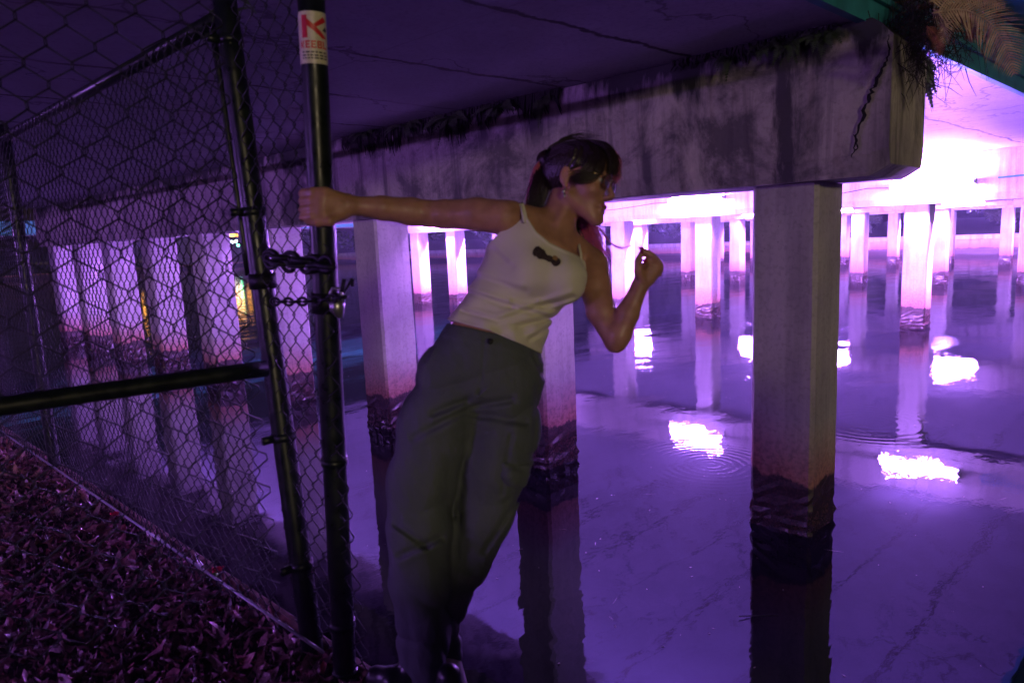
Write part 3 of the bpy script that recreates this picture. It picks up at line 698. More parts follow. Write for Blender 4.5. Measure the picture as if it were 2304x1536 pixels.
patch([((-.014, .033), (.024, -.001), (.041, -.001), (-.014, .052))], .0377, mb)
patch([((.002, .037), (.010, .030), (.040, .049), (.030, .060))], .0377, mb)
mb.build('letter_k', M_RED, stk, True)
mb = MB(); patch([((.026, .022), (.036, .017), (.044, .024), (.036, .033))], .0377, mb); mb.build('dark_dot', M_INK, stk, True)
def glyphs(word, u0, v0, hgt, wd, gap, th, mb, r=.0377):
    G = {'K': [((0,0),(th,0),(th,1),(0,1)), ((th,.4),(1-th,0),(1,0),(th,.62)), ((th*1.6,.45),(th*2.4,.4),(1,1),(1-th,1))],
         'E': [((0,0),(th,0),(th,1),(0,1)), ((th,0),(1,0),(1,.2),(th,.2)), ((th,.41),(.9,.41),(.9,.59),(th,.59)), ((th,.8),(1,.8),(1,1),(th,1))],
         'B': [((0,0),(th,0),(th,1),(0,1)), ((th,0),(1,0),(1,.2),(th,.2)), ((th,.41),(.9,.41),(.9,.59),(th,.59)), ((th,.8),(1,.8),(1,1),(th,1)), ((1-th,.1),(1,.1),(1,.45),(1-th,.45)), ((1-th,.55),(1,.55),(1,.9),(1-th,.9))],
         'L': [((0,0),(th,0),(th,1),(0,1)), ((th,0),(1,0),(1,.2),(th,.2))]}
    for i, chh in enumerate(word):
        for q in G[chh]: patch([[(u0+i*(wd+gap)+x_*wd, v0+y_*hgt) for x_, y_ in q]], r, mb)
mb = MB(); glyphs('KEEBL', -.036, -.030, .021, .0125, .0028, .3, mb); mb.build('red_word', M_RED, stk, True)
mb = MB()
for k, v in enumerate((-.041, -.050, -.058)): 
    u = -.032
    while u < .034:
        L = random.uniform(.004, .012); patch([((u, v-.0022), (u+L, v-.0022), (u+L, v+.0022), (u, v+.0022))], .0376, mb); u += L+.003
mb.build('small_print', M_INK, stk, True)
# ================================================================== signed distance toolkit
def P(px, py, D): return np.array([(px-1152)/FPX*D, -(py-768)/FPX*D, D])
class SDF:
    def __init__(s, lo, hi, h):
        s.lo = np.array(lo, float); s.h = h; s.n = np.ceil((np.array(hi)-s.lo)/h).astype(int)+1
        s.F = np.full(s.n, .2, np.float32)
    def win(s, lo, hi, pad):
        a = np.maximum(0, np.floor((np.array(lo)-pad-s.lo)/s.h).astype(int)); b = np.minimum(s.n, np.ceil((np.array(hi)+pad-s.lo)/s.h).astype(int)+1)
        if (b <= a).any(): return None, None
        sl = tuple(slice(i, j) for i, j in zip(a, b))
        g = [s.lo[i]+s.h*np.arange(a[i], b[i]) for i in range(3)]
        X = np.stack(np.meshgrid(*g, indexing='ij'), -1).astype(np.float32)
        return sl, X
    def comb(s, sl, d, k, op='u'):
        F = s.F[sl]
        if op == 'u':
            if k > 0:
                hh = np.clip(.5+.5*(F-d)/k, 0, 1); s.F[sl] = F*(1-hh)+d*hh-k*hh*(1-hh)
            else: s.F[sl] = np.minimum(F, d)
        elif op == 's':
            if k > 0:
                hh = np.clip(.5-.5*(F+d)/k, 0, 1); s.F[sl] = F*(1-hh)-d*hh+k*hh*(1-hh)
            else: s.F[sl] = np.maximum(F, -d)
    def cone(s, a, b, ra, rb, k=.012, op='u', flat=None):
        a = np.array(a, float); b = np.array(b, float); R_ = max(ra, rb)
        sl, X = s.win(np.minimum(a, b)-R_, np.maximum(a, b)+R_, k+3*s.h)
        if sl is None: return s
        ba = b-a; L2 = ba@ba; t = np.clip(((X-a)@ba)/max(L2, 1e-9), 0, 1)
        q = X-a-t[..., None]*ba
        if flat is not None:      # flat=(axis, factor): thickness scaled along an axis
            ax = np.array(flat[0]); ax = ax/np.linalg.norm(ax); c = q@ax; q = q + (c*(1/flat[1]-1))[..., None]*ax
            d = (np.linalg.norm(q, axis=-1)-(ra+(rb-ra)*t)); d = d*np.where(np.abs(c) > 0, 1, 1)*min(1, (1+flat[1])/2)
        else: d = np.linalg.norm(q, axis=-1)-(ra+(rb-ra)*t)
        s.comb(sl, d.astype(np.float32), k, op); return s
    def chain(s, pts, rs, k=.012):
        for i in range(len(pts)-1): s.cone(pts[i], pts[i+1], rs[i], rs[i+1], k)
        return s
    def ell(s, c, r, axes=None, k=.012, op='u'):
        c = np.array(c, float); r = np.array(r, float); R_ = r.max()
        sl, X = s.win(c-R_, c+R_, k+3*s.h)
        if sl is None: return s
        q = X-c
        if axes is not None: q = q @ np.array(axes).T
        k0 = np.linalg.norm(q/r, axis=-1); k1 = np.linalg.norm(q/(r*r), axis=-1)
        d = k0*(k0-1)/np.maximum(k1, 1e-6)
        d = np.where(k0 < 1e-3, -r.min(), d)
        s.comb(sl, d.astype(np.float32), k, op); return s
    def grid(s):
        g = [s.lo[i]+s.h*np.arange(s.n[i]) for i in range(3)]
        return np.stack(np.meshgrid(*g, indexing='ij'), -1).astype(np.float32)
    def nets(s):
        F = s.F; F = F.copy(); F[0] = F[-1] = .1; F[:, 0] = F[:, -1] = .1; F[:, :, 0] = F[:, :, -1] = .1
        I = F < 0; nx, ny, nz = F.shape
        cs = np.zeros((nx-1, ny-1, nz-1), np.int8)
        offs = [(i, j, k) for i in (0, 1) for j in (0, 1) for k in (0, 1)]
        for (i, j, k) in offs: cs += I[i:nx-1+i, j:ny-1+j, k:nz-1+k]
        act = (cs > 0) & (cs < 8); idx = np.argwhere(act); num = len(idx)
        vid = np.full(act.shape, -1, np.int32); vid[act] = np.arange(num)
        vals = np.stack([F[idx[:, 0]+i, idx[:, 1]+j, idx[:, 2]+k] for (i, j, k) in offs], 1); O = np.array(offs, float)
        acc = np.zeros((num, 3)); cnt = np.zeros(num)
        for a in range(8):
            for b in range(a+1, 8):
                if np.abs(O[a]-O[b]).sum() != 1: continue
                va, vb = vals[:, a], vals[:, b]; m_ = (va < 0) != (vb < 0)
                t = np.where(m_, va/np.where(m_, va-vb, 1), 0)
                acc += m_[:, None]*(O[a]+t[:, None]*(O[b]-O[a])); cnt += m_
        V = s.lo + s.h*(idx + acc/cnt[:, None])
        Fs = []
        for ax in range(3):
            sh = [slice(None)]*3; s0 = list(sh); s1 = list(sh); s0[ax] = slice(0, -1); s1[ax] = slice(1, None)
            ch = I[tuple(s0)] != I[tuple(s1)]; e = np.argwhere(ch); ins = I[tuple(s0)][ch]
            o1, o2 = (ax+1) % 3, (ax+2) % 3
            ok = (e[:, o1] > 0) & (e[:, o2] > 0) & (e[:, o1] < F.shape[o1]-1) & (e[:, o2] < F.shape[o2]-1); e = e[ok]; ins = ins[ok]
            def gv(d1, d2):
                q = e.copy(); q[:, o1] -= d1; q[:, o2] -= d2; return vid[q[:, 0], q[:, 1], q[:, 2]]
            Q = np.stack([gv(1, 1), gv(0, 1), gv(0, 0), gv(1, 0)], 1)
            Q[~ins] = Q[~ins][:, ::-1]; Fs.append(Q)
        return V, np.concatenate(Fs)
def towv(V): return E0 + V[:, :1]*RT + V[:, 1:2]*UP + V[:, 2:3]*FW
def frompx(V): return 1152+FPX*V[..., 0]/V[..., 2], 768-FPX*V[..., 1]/V[..., 2]
def relax(V, Fq, it=2, lam=.5):
    n = len(V); e = np.concatenate([Fq[:, [0, 1]], Fq[:, [1, 2]], Fq[:, [2, 3]], Fq[:, [3, 0]]])
    for _ in range(it):
        acc = np.zeros_like(V); c = np.zeros(n)
        for a in range(3): acc[:, a] = np.bincount(e[:, 0], V[e[:, 1], a], n)+np.bincount(e[:, 1], V[e[:, 0], a], n)
        c = np.bincount(e[:, 0], minlength=n)+np.bincount(e[:, 1], minlength=n)
        V = V + lam*(acc/np.maximum(c, 1)[:, None]-V)
    return V
def sdfmesh(sd, name, mat, parent, it=2):
    V, Fq = sd.nets(); V = relax(V, Fq, it)
    # camera-axis frame (right, up, forward) is left-handed: flip faces
    return mesh(name, towv(V), Fq[:, ::-1].copy(), mat, parent, True), V, Fq
def seg2(px, py, a, b):
    ax, ay = a; bx, by = b; t = np.clip(((px-ax)*(bx-ax)+(py-ay)*(by-ay))/((bx-ax)**2+(by-ay)**2), 0, 1)
    return np.hypot(px-ax-t*(bx-ax), py-ay-t*(by-ay))
def poly2(px, py, pts):
    d = np.full(px.shape, 1e9); ins = np.zeros(px.shape, bool)
    for i in range(len(pts)):
        a, b = pts[i], pts[(i+1) % len(pts)]; d = np.minimum(d, seg2(px, py, a, b))
        c = ((a[1] > py) != (b[1] > py)) & (px < (b[0]-a[0])*(py-a[1])/((b[1]-a[1]) if b[1] != a[1] else 1e-9)+a[0]); ins ^= c
    return np.where(ins, -d, d)

# ================================================================== materials of the person
m = NM('skin'); p = m.pos(); n_ = m.noise(p, 25, 4)
m.out(Base_Color=m.mix(m.ramp(n_, [(.35, 0), (.65, 1)]), (.33, .165, .105), (.44, .23, .15)), Roughness=m.ramp(m.noise(p, 55, 4), [(.3, .34), (.7, .62)]), Normal=m.bump(m.noise(p, 260, 3), .25, .0012, m.bump(m.noise(p, 30, 4), .15, .004)))
m.b.inputs['Subsurface Weight'].default_value = .12; m.b.inputs['Subsurface Radius'].default_value = (.012, .005, .003); m.b.inputs['Subsurface Scale'].default_value = 1.0
M_SKIN = m.m
M_LIP = simple('lip_skin', (.30, .06, .06), .35, .1); M_EYE = simple('eye_white', (.5, .48, .46), .2); M_NAIL = simple('dark_nail_polish', (.25, .01, .06), .2)
m = NM('ribbed_cream_cotton'); p = m.pos()
n1 = m.noise(p, 220, 3); n2 = m.noise(p, 14, 5)
m.out(Base_Color=m.mix(n2, (.60, .57, .47), (.72, .69, .58)), Roughness=.85, Normal=m.bump(n2, .25, .006, m.bump(n1, .25, .001))); M_TANK = m.m
m = NM('olive_grey_twill'); p = m.pos(); n1 = m.noise(p, 260, 3); n2 = m.noise(m.mapping(p, (1, 1, .6)), 9, 6, .6)
m.out(Base_Color=m.mix(n2, (.052, .066, .070), (.098, .115, .118)), Roughness=.8, Normal=m.bump(n2, .7, .022, m.bump(n1, .4, .0012))); M_TROU = m.m
M_SHOE = simple('black_shoe_leather', (.012, .012, .014), .3, .3, 40); M_SOLE = simple('shoe_sole_rubber', (.05, .05, .055), .6)
M_SOCK = simple('pale_sock_knit', (.5, .48, .5), .9, .1, 100)
m = NM('dark_brown_hair'); p = m.pos(); n1 = m.noise(p, 60, 3)
m.out(Base_Color=m.mix(n1, (.010, .006, .006), (.030, .014, .013)), Roughness=.34); m.b.inputs['Specular IOR Level'].default_value = .6
M_HAIR = m.m
m = NM('painted_backlight_hair'); p = m.pos()  # pink backlight painted into the strand colour
m.out(Base_Color=c4((.75, .26, .36)), Roughness=.35); m.b.inputs['Subsurface Weight'].default_value = 0; M_HAIR_RIM = m.m
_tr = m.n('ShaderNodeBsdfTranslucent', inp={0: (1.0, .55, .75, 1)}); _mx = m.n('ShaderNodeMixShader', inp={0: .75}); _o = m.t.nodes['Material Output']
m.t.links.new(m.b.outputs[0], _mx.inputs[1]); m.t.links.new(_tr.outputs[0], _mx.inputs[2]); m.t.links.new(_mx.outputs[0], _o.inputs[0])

person = empty('person', tuple(uz(930, 1560, .56)), 'woman in cream tank top and olive trousers leaning from the gate post over water', 'person')

# head frame: f forward (towards image right, 10 deg down), u up, s towards the viewer
HT = math.radians(9); HC = P(1299, 397, 1.97) + np.array([0, 0, .06])
TW = math.radians(24)
f0 = np.array([math.cos(HT), -math.sin(HT), 0]); uH = np.array([math.sin(HT), math.cos(HT), 0]); s0_ = np.array([0, 0, -1.])
fH = math.cos(TW)*f0 + math.sin(TW)*s0_; sH = -math.sin(TW)*f0 + math.cos(TW)*s0_
HS = 1.03
def H(f, u, s): return HC + HS*(f*fH+u*uH+s*sH)
AX = [fH, uH, sH]
def torso(sd, infl=0.0, k=.05):
    # torso axes: across (image right-down), along spine up, depth
    ax = np.array([235, -133, 0.])/270; sp = np.array([133, 235, 0.])/270; dz = np.array([0, 0, 1.])
    # turn the chest a little towards image right
    tw = math.radians(18); ax2 = math.cos(tw)*ax + math.sin(tw)*dz; dz2 = -math.sin(tw)*ax + math.cos(tw)*dz
    A_ = [ax2, sp, dz2]
    i = infl
    sd.ell(P(1203, 588, 2.03), (.137+i, .135+i, .098+i), A_, k)
    sd.ell(P(1150, 690, 2.03), (.125+i, .14+i, .092+i), A_, k)
    sd.ell(P(1106, 792, 2.04), (.150+i, .115+i, .112+i), A_, k)
    sd.ell(P(1264, 627, 1.965), (.060+i, .062+i, .058+i), None, .035)
    sd.ell(P(1192, 610, 1.945), (.056+i, .058+i, .050+i), None, .035)
    return A_
body = SDF(P(650, 1560, 2.0)+np.array([-.02, -.06, -.26]), P(1500, 300, 2.0)+np.array([.06, .04, .40]), .0032)
A_T = torso(body, -.005)
b = body
# shoulders, neck
b.cone(P(1225, 520, 2.04), P(1150, 488, 1.99), .052, .046, .03)
b.cone(P(1262, 545, 2.05), P(1326, 590, 2.08), .052, .046, .03)
b.cone(H(-.022, -.05, 0), P(1247, 528, 2.03), .047, .055, .02)
b.cone(P(1243, 515, 2.04), P(1190, 500, 2.02), .046, .036, .03)
b.cone(H(.0, -.075, .036), P(1238, 538, 1.975), .012, .011, .014)      # neck tendon
b.cone(P(1232, 545, 1.963), P(1180, 505, 1.965), .013, .011, .016)      # collar bones
b.cone(P(1246, 550, 1.965), P(1300, 585, 2.0), .013, .011, .016)
# right arm (to the post)
S1, E1, W1 = P(1135, 490, 1.975), P(965, 481, 2.03), P(792, 463, 1.965)
b.chain([S1, P(1075, 482, 1.99), P(1000, 482, 2.02), E1, P(925, 476, 2.02), P(860, 468, 1.99), W1, P(770, 462, 1.955)], [.050, .0455, .0405, .0375, .0390, .0330, .0255, .0275], .012)
# right hand round the post
b.cone(P(775, 460, 1.952), P(728, 447, 1.925), .031, .033, .012, flat=((0, 0, 1), .72))
b.cone(P(768, 472, 1.952), P(725, 472, 1.925), .028, .031, .012, flat=((0, 0, 1), .72))
ky = [432, 450, 469, 487]; 
for i, y in enumerate(ky):
    rr = (.0115, .0120, .0115, .0100)[i]
    b.chain([P(735, y+1, 1.922), P(704, y, 1.920), P(683, y+2, 1.945), P(680, y+4, 1.992), P(704, y+6, 2.026), P(728, y+6, 2.022)], [rr+.001, rr+.0012, rr, rr-.001, rr-.0015, rr-.003], .006)
b.chain([P(770, 480, 1.945), P(742, 497, 1.922), P(716, 500, 1.925), P(694, 499, 1.940)], [.017, .0135, .0125, .0095], .007)
# left arm, bent
S2, E2, W2 = P(1335, 597, 2.06), P(1385, 768, 1.99), P(1441, 640, 1.965)
b.chain([S2, P(1338, 640, 2.04), P(1352, 700, 2.015), E2], [.046, .046, .041, .031], .012)
b.chain([E2, P(1392, 752, 1.985), P(1412, 706, 1.975), W2], [.030, .035, .032, .0225], .012)
# left hand pinched
b.cone(W2, P(1462, 606, 1.965), .0225, .027, .010, flat=((0, 0, 1), .8))
b.cone(P(1456, 625, 1.962), P(1474, 600, 1.965), .024, .024, .01, flat=((0, 0, 1), .85))
fing = [((1478, 590, 1.950), (1468, 576, 1.938), (1456, 568, 1.936), (1446, 563, 1.938), .0098),
        ((1484, 596, 1.965), (1474, 582, 1.950), (1460, 576, 1.945), (1449, 573, 1.944), .0100),
        ((1486, 606, 1.978), (1477, 592, 1.955), (1464, 588, 1.945), (1455, 588, 1.944), .0095),
        ((1482, 616, 1.985), (1474, 603, 1.958), (1464, 601, 1.946), (1457, 603, 1.944), .0085)]
for (a, c, d, e, r_) in fing: b.chain([P(*a), P(*c), P(*d), P(*e)], [r_+.0008, r_-.0006, r_-.0014, r_-.0026], .0022)
b.chain([P(1446, 630, 1.95), P(1436, 608, 1.937), P(1436, 588, 1.930), P(1442, 572, 1.930)], [.013, .0115, .010, .0075], .005)
# legs under the trousers, ankles, feet stubs
KR, AR = P(955, 1150, 2.08), P(935, 1500, 2.10)
KL, AL = P(1095, 1120, 2.12), P(978, 1468, 2.165)
b.chain([P(1035, 860, 2.05), KR, AR], [.080, .050, .034], .03); b.chain([P(1145, 870, 2.07), KL, AL], [.080, .050, .032], .03)
b.cone(AR, P(900, 1560, 2.08), .034, .03, .02); b.cone(AL, P(1018, 1540, 2.14), .032, .028, .02)
# head
b.ell(H(-.012, .030, 0), (.086, .076, .072), AX, .0)
b.ell(H(.042, -.012, 0), (.051, .075, .054), AX, .03)
b.ell(H(.045, .035, 0), (.052, .045, .062), AX, .03)
for s in (-1, 1):
    b.cone(H(.004, -.050, s*.046), H(.070, -.100, s*.016), .017, .017, .022)
    b.ell(H(.060, -.030, s*.036), (.024, .020, .020), AX, .02)
    b.ell(H(.092, .000, s*.031), (.018, .013, .017), AX, .012, 's')
    b.ell(H(.078, -.002, s*.031), (.0135, .0125, .0135), AX, .003)
    b.cone(H(.090, .017, s*.012), H(.080, .020, s*.045), .008, .006, .01)
    b.ell(H(.104, -.043, s*.010), (.010, .0065, .0065), AX, .005)
b.ell(H(.060, -.070, 0), (.034, .030, .032), AX, .025)
b.cone(H(.092, .006, 0), H(.114, -.035, 0), .0070, .0082, .009)
b.cone(H(.114, -.036, 0), H(.100, -.047, 0), .0080, .005, .005)
b.ell(H(.083, -.106, 0), (.017, .015, .018), AX, .018)
b.cone(H(.0935, -.0675, -.014), H(.0935, -.0675, .014), .0065, .0065, .006); b.ell(H(.0965, -.066, 0), (.0075, .0055, .012), AX, .005)
b.cone(H(.0905, -.0795, -.012), H(.0905, -.0795, .012), .0075, .0075, .006)
b.cone(H(.102, -.0735, -.02), H(.102, -.0735, .02), .0035, .0035, .004, 's')
for s in (-1, 1):
    b.cone(H(.092, -.0735, s*.012), H(.082, -.074, s*.027), .0030, .0025, .003, 's')
    e0 = H(-.004, -.004, s*.071); ea = [math.cos(.25)*fH+math.sin(.25)*(-uH)*-1, uH*math.cos(.2)-fH*math.sin(.2), sH]
    b.ell(e0+ s*sH*.005, (.0165, .029, .0070), AX, .006); b.ell(H(-.001, .002, s*.084), (.009, .016, .0055), AX, .003, 's')
    b.ell(H(.002, -.030, s*.076), (.008, .010, .006), AX, .004)
body_o, Vb, Fb = sdfmesh(body, 'body', M_SKIN, person, 3)
del body, b
# ------------------------------------------------------------------ tank top
tk = SDF(P(980, 830, 2.0)+np.array([0, 0, -.24]), P(1350, 440, 2.0)+np.array([0, 0, .24]), .003)
torso(tk, .011, .05)
tk.cone(P(1222, 520, 2.04), P(1168, 482, 2.005), .052, .048, .03)
tk.cone(P(1262, 545, 2.05), P(1310, 586, 2.06), .050, .045, .03)
G = tk.grid(); gx, gy = frompx(G); D_ = G[..., 2]
front = D_ < 2.05
outl = [(1164, 462), (1178, 458), (1186, 490), (1206, 522), (1238, 548), (1270, 563), (1300, 576), (1316, 590), (1324, 640), (1330, 690), (1300, 740), (1222, 796), (1180, 776), (1100, 742), (1000, 716), (1040, 640), (1070, 600), (1088, 562), (1128, 520), (1160, 490)]
outl_b = [(1164, 462), (1178, 458), (1220, 560), (1296, 600), (1316, 592), (1330, 640), (1330, 700), (1300, 745), (1222, 796), (1180, 776), (1100, 742), (990, 716), (1040, 640), (1070, 600), (1088, 562), (1128, 530)]
cut = np.where(front, poly2(gx, gy, outl), poly2(gx, gy, outl_b))*(2.0/FPX)
# folds: soft diagonal drags
w_ = np.clip((gy-600)/120, 0, 1)
def crease(a, b_, wd): return np.exp(-(seg2(gx, gy, a, b_)/wd)**2)
fold = .0045*w_*np.sin((gx*.35+gy*1.0)/9.5+1.2*np.sin(gx/55.0)+2*vnoise(G, 5, 9)) + .0035*np.clip((gy-690)/60, 0, 1)*np.sin((gx*.9-gy*.4)/8.0+vnoise(G, 6, 12))
for a_, b2_, wd_, dp_ in (((1060, 660), (1150, 690), 7, .008), ((1150, 690), (1235, 715), 6, .007), ((1130, 720), (1215, 690), 6, .007), ((1165, 735), (1250, 715), 5, .007), ((1190, 765), (1240, 735), 5, .007), ((1070, 620), (1180, 655), 9, .005), ((1220, 690), (1290, 668), 6, .007), ((1040, 700), (1120, 722), 5, .006), ((1110, 560), (1150, 600), 9, .004)):
    fold = fold + dp_*crease(a_, b2_, wd_) - dp_*.7*crease((a_[0]-4, a_[1]-12), (b2_[0]-4, b2_[1]-12), wd_)
tk.F = (np.maximum(tk.F*1.0+fold, cut)).astype(np.float32)
hem = np.abs(poly2(gx, gy, outl))*(2.0/FPX)
tk.F = np.where((hem < .005) & (tk.F < .006), tk.F-.0016, tk.F).astype(np.float32)
tank, Vt, Ft = sdfmesh(tk, 'tank_top', M_TANK, person, 2)
del tk, G
def surf(objs, px, py, off=.0015):
    o = Vector(E0); d = Vector(uproj(px, py, 1.0)-E0).normalized(); best = None
    for bv in objs:
        h_ = bv.ray_cast(o, d)
        if h_[0] is not None and (best is None or h_[3] < best[1]): best = (h_[0], h_[3], h_[1])
    return None if best is None else np.array(best[0]) - off*np.array(d)
def bvh(V, Fq): return BVHTree.FromPolygons([tuple(v) for v in towv(V)], [tuple(int(i) for i in f) for f in Fq])
bt = bvh(Vt, Ft)
# straps as thin raised bands
def strap(pts, wd, bvs, name='strap'):
    mb = MB(); L = []
    for (px, py, D) in pts: L.append(towv(P(px, py, D)[None])[0])
    mb.tube(L, wd, 8); return mb.build(name, M_TANK, tank, True)
strap([(1180, 500, 1.925), (1176, 480, 1.935), (1172, 462, 1.965), (1174, 458, 2.0)], .0048, None)
strap([(1308, 592, 1.978), (1307, 572, 1.985), (1303, 555, 2.0), (1302, 546, 2.03)], .0042, None)
# small dark printed emblem on the chest
em = MB(); 
ctr = [(1200, 562, 3), (1202, 563, 9), (1207, 565, 12.5), (1213, 568, 11), (1219, 573, 12), (1224, 576, 8), (1229, 579, 6), (1236, 582, 7.5), (1242, 584, 6.5), (1247, 587, 9), (1253, 590, 10.5), (1257, 593, 8), (1259, 595, 3)]
def blob(mb, pts, off):
    rows = []
    for i in range(len(pts)):
        a = np.array(pts[max(0, i-1)][:2], float); c = np.array(pts[min(len(pts)-1, i+1)][:2], float); t = (c-a)/np.linalg.norm(c-a); n = np.array([-t[1], t[0]])
        row = []
        for k in range(7):
            q = np.array(pts[i][:2])+n*pts[i][2]*(k/3-1); w3 = surf([bt], q[0], q[1], off); row.append(w3)
        rows.append(row)
    if any(x is None for r in rows for x in r): return
    V = [tuple(x) for r in rows for x in r]; mb.add(V, [(i*7+k, i*7+k+1, (i+1)*7+k+1, (i+1)*7+k) for i in range(len(rows)-1) for k in range(6)])
blob(em, ctr, .0025); em.build('chest_print', simple('brown_print_ink', (.035, .022, .018), .8, .8, 160), tank, True)
em = MB(); blob(em, [(1244, 578, 4), (1249, 580, 5), (1254, 583, 4)], .0035); em.build('print_highlight', simple('ochre_print_ink', (.30, .18, .07), .8), tank, True)
# ------------------------------------------------------------------ trousers
tr = SDF(P(840, 1550, 2.0)+np.array([-.02, -.06, -.26]), P(1245, 700, 2.0)+np.array([.02, .0, .34]), .0038)
ax = A_T
tr.ell(P(1106, 795, 2.04), (.156, .118, .118), A_T, .05)
tr.ell(P(1095, 850, 2.045), (.163, .12, .122), A_T, .05)
tr.chain([P(1020, 850, 2.03), P(985, 960, 2.04), P(950, 1080, 2.05), P(942, 1180, 2.06), P(945, 1300, 2.07), P(952, 1420, 2.08), P(955, 1545, 2.09)], [.112, .112, .102, .098, .090, .078, .072], .03)
tr.chain([P(1142, 860, 2.05), P(1130, 960, 2.06), P(1112, 1050, 2.08), P(1088, 1150, 2.11), P(1042, 1270, 2.14), P(1000, 1380, 2.16), P(985, 1440, 2.17)], [.108, .112, .108, .095, .078, .060, .056], .02)
G = tr.grid(); gx, gy = frompx(G); D_ = G[..., 2]
rg = lambda x: (1-np.abs(np.sin(x)))**2.2
nz_ = vnoise(G, 31, 7); lo = np.clip((gy-1230)/150, 0, 1); up_ = np.exp(-((gy-880)/90.)**2); knee = np.exp(-((gy-1120)/110.)**2)
fold = .013*up_*rg((gx*.30+gy*.9)/38.0+1.3*nz_+.4) + .007*knee*rg((gy+.35*gx)/52.0+1.5*nz_) + .010*lo*rg((gy-.5*gx)/34.0+1.7*nz_)
fold += .006*rg((gx-.16*gy)/46.0+.9*nz_+1.0)*np.clip((gy-900)/200, 0, 1)
fold += .0030*np.exp(-(seg2(gx, gy, (1052, 905), (1026, 1290))/7.)**2)*(D_ < 2.06)
for a_, b2_, wd_, dp_ in (((1052, 900), (975, 930), 8, .007), ((1056, 915), (1150, 900), 8, .006), ((1060, 930), (1180, 950), 9, .006), ((1045, 925), (930, 985), 9, .006), ((1092, 765), (1080, 885), 3.5, .004), ((1075, 885), (1092, 870), 3.5, .004),
                          ((1200, 800), (1224, 850), 4, .004), ((985, 752), (958, 812), 4, .004), ((1210, 870), (1200, 1030), 5, .005), ((1180, 1100), (1090, 1240), 7, .006), ((890, 1180), (960, 1230), 8, .007), ((900, 1250), (990, 1210), 8, .007), ((1150, 980), (1130, 1110), 6, .005)):
    fold += 1.7*dp_*np.exp(-(seg2(gx, gy, a_, b2_)/wd_)**2) - .9*dp_*np.exp(-(seg2(gx, gy-1.6*wd_, a_, b2_)/(1.3*wd_))**2)
fold += .0035*vnoise(G, 21, 16)
top = [(1008, 728), (1060, 738), (1120, 752), (1180, 770), (1232, 796)]
tl = top + [(1500, 900), (1500, 1700), (500, 1700), (500, 728), (900, 722)]
cut = poly2(gx, gy, tl)*(2.0/FPX)
tr.F = np.maximum(tr.F+fold, cut).astype(np.float32)
band = -cut; tr.F = np.where((band > .0) & (band < .038) & (tr.F < .008), tr.F-.0028, tr.F).astype(np.float32)
trou, Vr, Fr = sdfmesh(tr, 'trousers', M_TROU, person, 2)
del tr, G
bp = bvh(Vr, Fr)
# waist button
c = surf([bp], 1103, 768, .004)
mb = MB(); d_ = (E0-c)/np.linalg.norm(E0-c); mb.tube([c-d_*.004, c+d_*.003, c+d_*.004], [.0085, .0085, .005], 12); mb.build('button', M_STEELD, trou, True)
# cargo pocket with flap on the left leg's outer side
pk = SDF(P(1100, 1115, 2.0)+np.array([-.02, -.02, -.2]), P(1215, 1030, 2.0)+np.array([.02, .02, .2]), .003)
pk.cone(P(1144, 1064, 1.985), P(1174, 1064, 2.02), .027, .025, .006); pk.cone(P(1150, 1078, 1.995), P(1172, 1082, 2.03), .022, .020, .01); pk.cone(P(1134, 1046, 1.972), P(1186, 1050, 2.01), .011, .011, .004)
sdfmesh(pk, 'cargo_pocket', M_TROU, trou, 2)
# rolled cuff on the far leg and pale sock
ck = SDF(P(940, 1500, 2.0)+np.array([-.06, -.12, -.1]), P(1060, 1370, 2.0)+np.array([.06, .06, .36]), .0032)
ck.cone(P(1000, 1430, 2.16), P(1008, 1448, 2.16), .040, .044, .01); ck.cone(P(1000, 1462, 2.165), P(1012, 1474, 2.165), .037, .040, .01)
sdfmesh(ck, 'rolled_cuff', M_TROU, trou, 2)
# shoes and sock
def shoe(pts, label=None):
    sh = SDF(np.min(pts, 0)-.12, np.max(pts, 0)+.12, .0035)
    a, mid, toe = pts; sh.cone(a, mid, .040, .038, .02); sh.cone(mid, toe, .038, .034, .02)
    sh.cone(a+np.array([0, .05, 0]), a, .036, .040, .02); 
    o, V_, F_ = sdfmesh(sh, 'shoe', M_SHOE, person, 2)
    so = SDF(np.min(pts, 0)-.14, np.max(pts, 0)+.12, .0035); dn = np.array([0, -.032, 0])
    so.cone(a+dn, mid+dn, .036, .038, .02, flat=((0, 1, 0), .35)); so.cone(mid+dn, toe+dn, .038, .036, .02, flat=((0, 1, 0), .35)); sdfmesh(so, 'sole', M_SOLE, o, 2)
def W2C(w): w = np.array(w)-E0; return np.array([w@RT, w@UP, w@FW])
zf = .56+.05
shoe(np.array([W2C(uz(925, 1525, zf)), W2C(uz(885, 1530, zf)), W2C(uz(848, 1522, zf-.005))]))
shoe(np.array([W2C(uz(1010, 1560, zf)), W2C(uz(1028, 1585, zf)), W2C(uz(1045, 1630, zf-.005))]))
sk = SDF(P(960, 1600, 2.1)-.08, P(1080, 1450, 2.1)+np.array([.08, .08, .14]), .0032)
sk.cone(P(1006, 1470, 2.16), P(1026, 1545, 2.14), .037, .036, .01); sdfmesh(sk, 'sock', M_SOCK, person, 2)
# ------------------------------------------------------------------ hair
hr = SDF(P(1180, 520, 1.95)+np.array([0, 0, -.1]), P(1430, 290, 1.95)+np.array([0, 0, .26]), .003)
hr.ell(H(-.012, .034, 0), (.090, .080, .081), AX, .0)
hr.ell(H(.030, .062, 0), (.062, .036, .062), AX, .02)
hr.ell(H(.012, .045, 0), (.052, .05, .0815), AX, .02)
hr.ell(H(-.052, .005, 0), (.036, .042, .050), AX, .02)
G = hr.grid(); L_ = (G-HC)/HS; lf, lu, ls = L_@fH, L_@uH, L_@sH
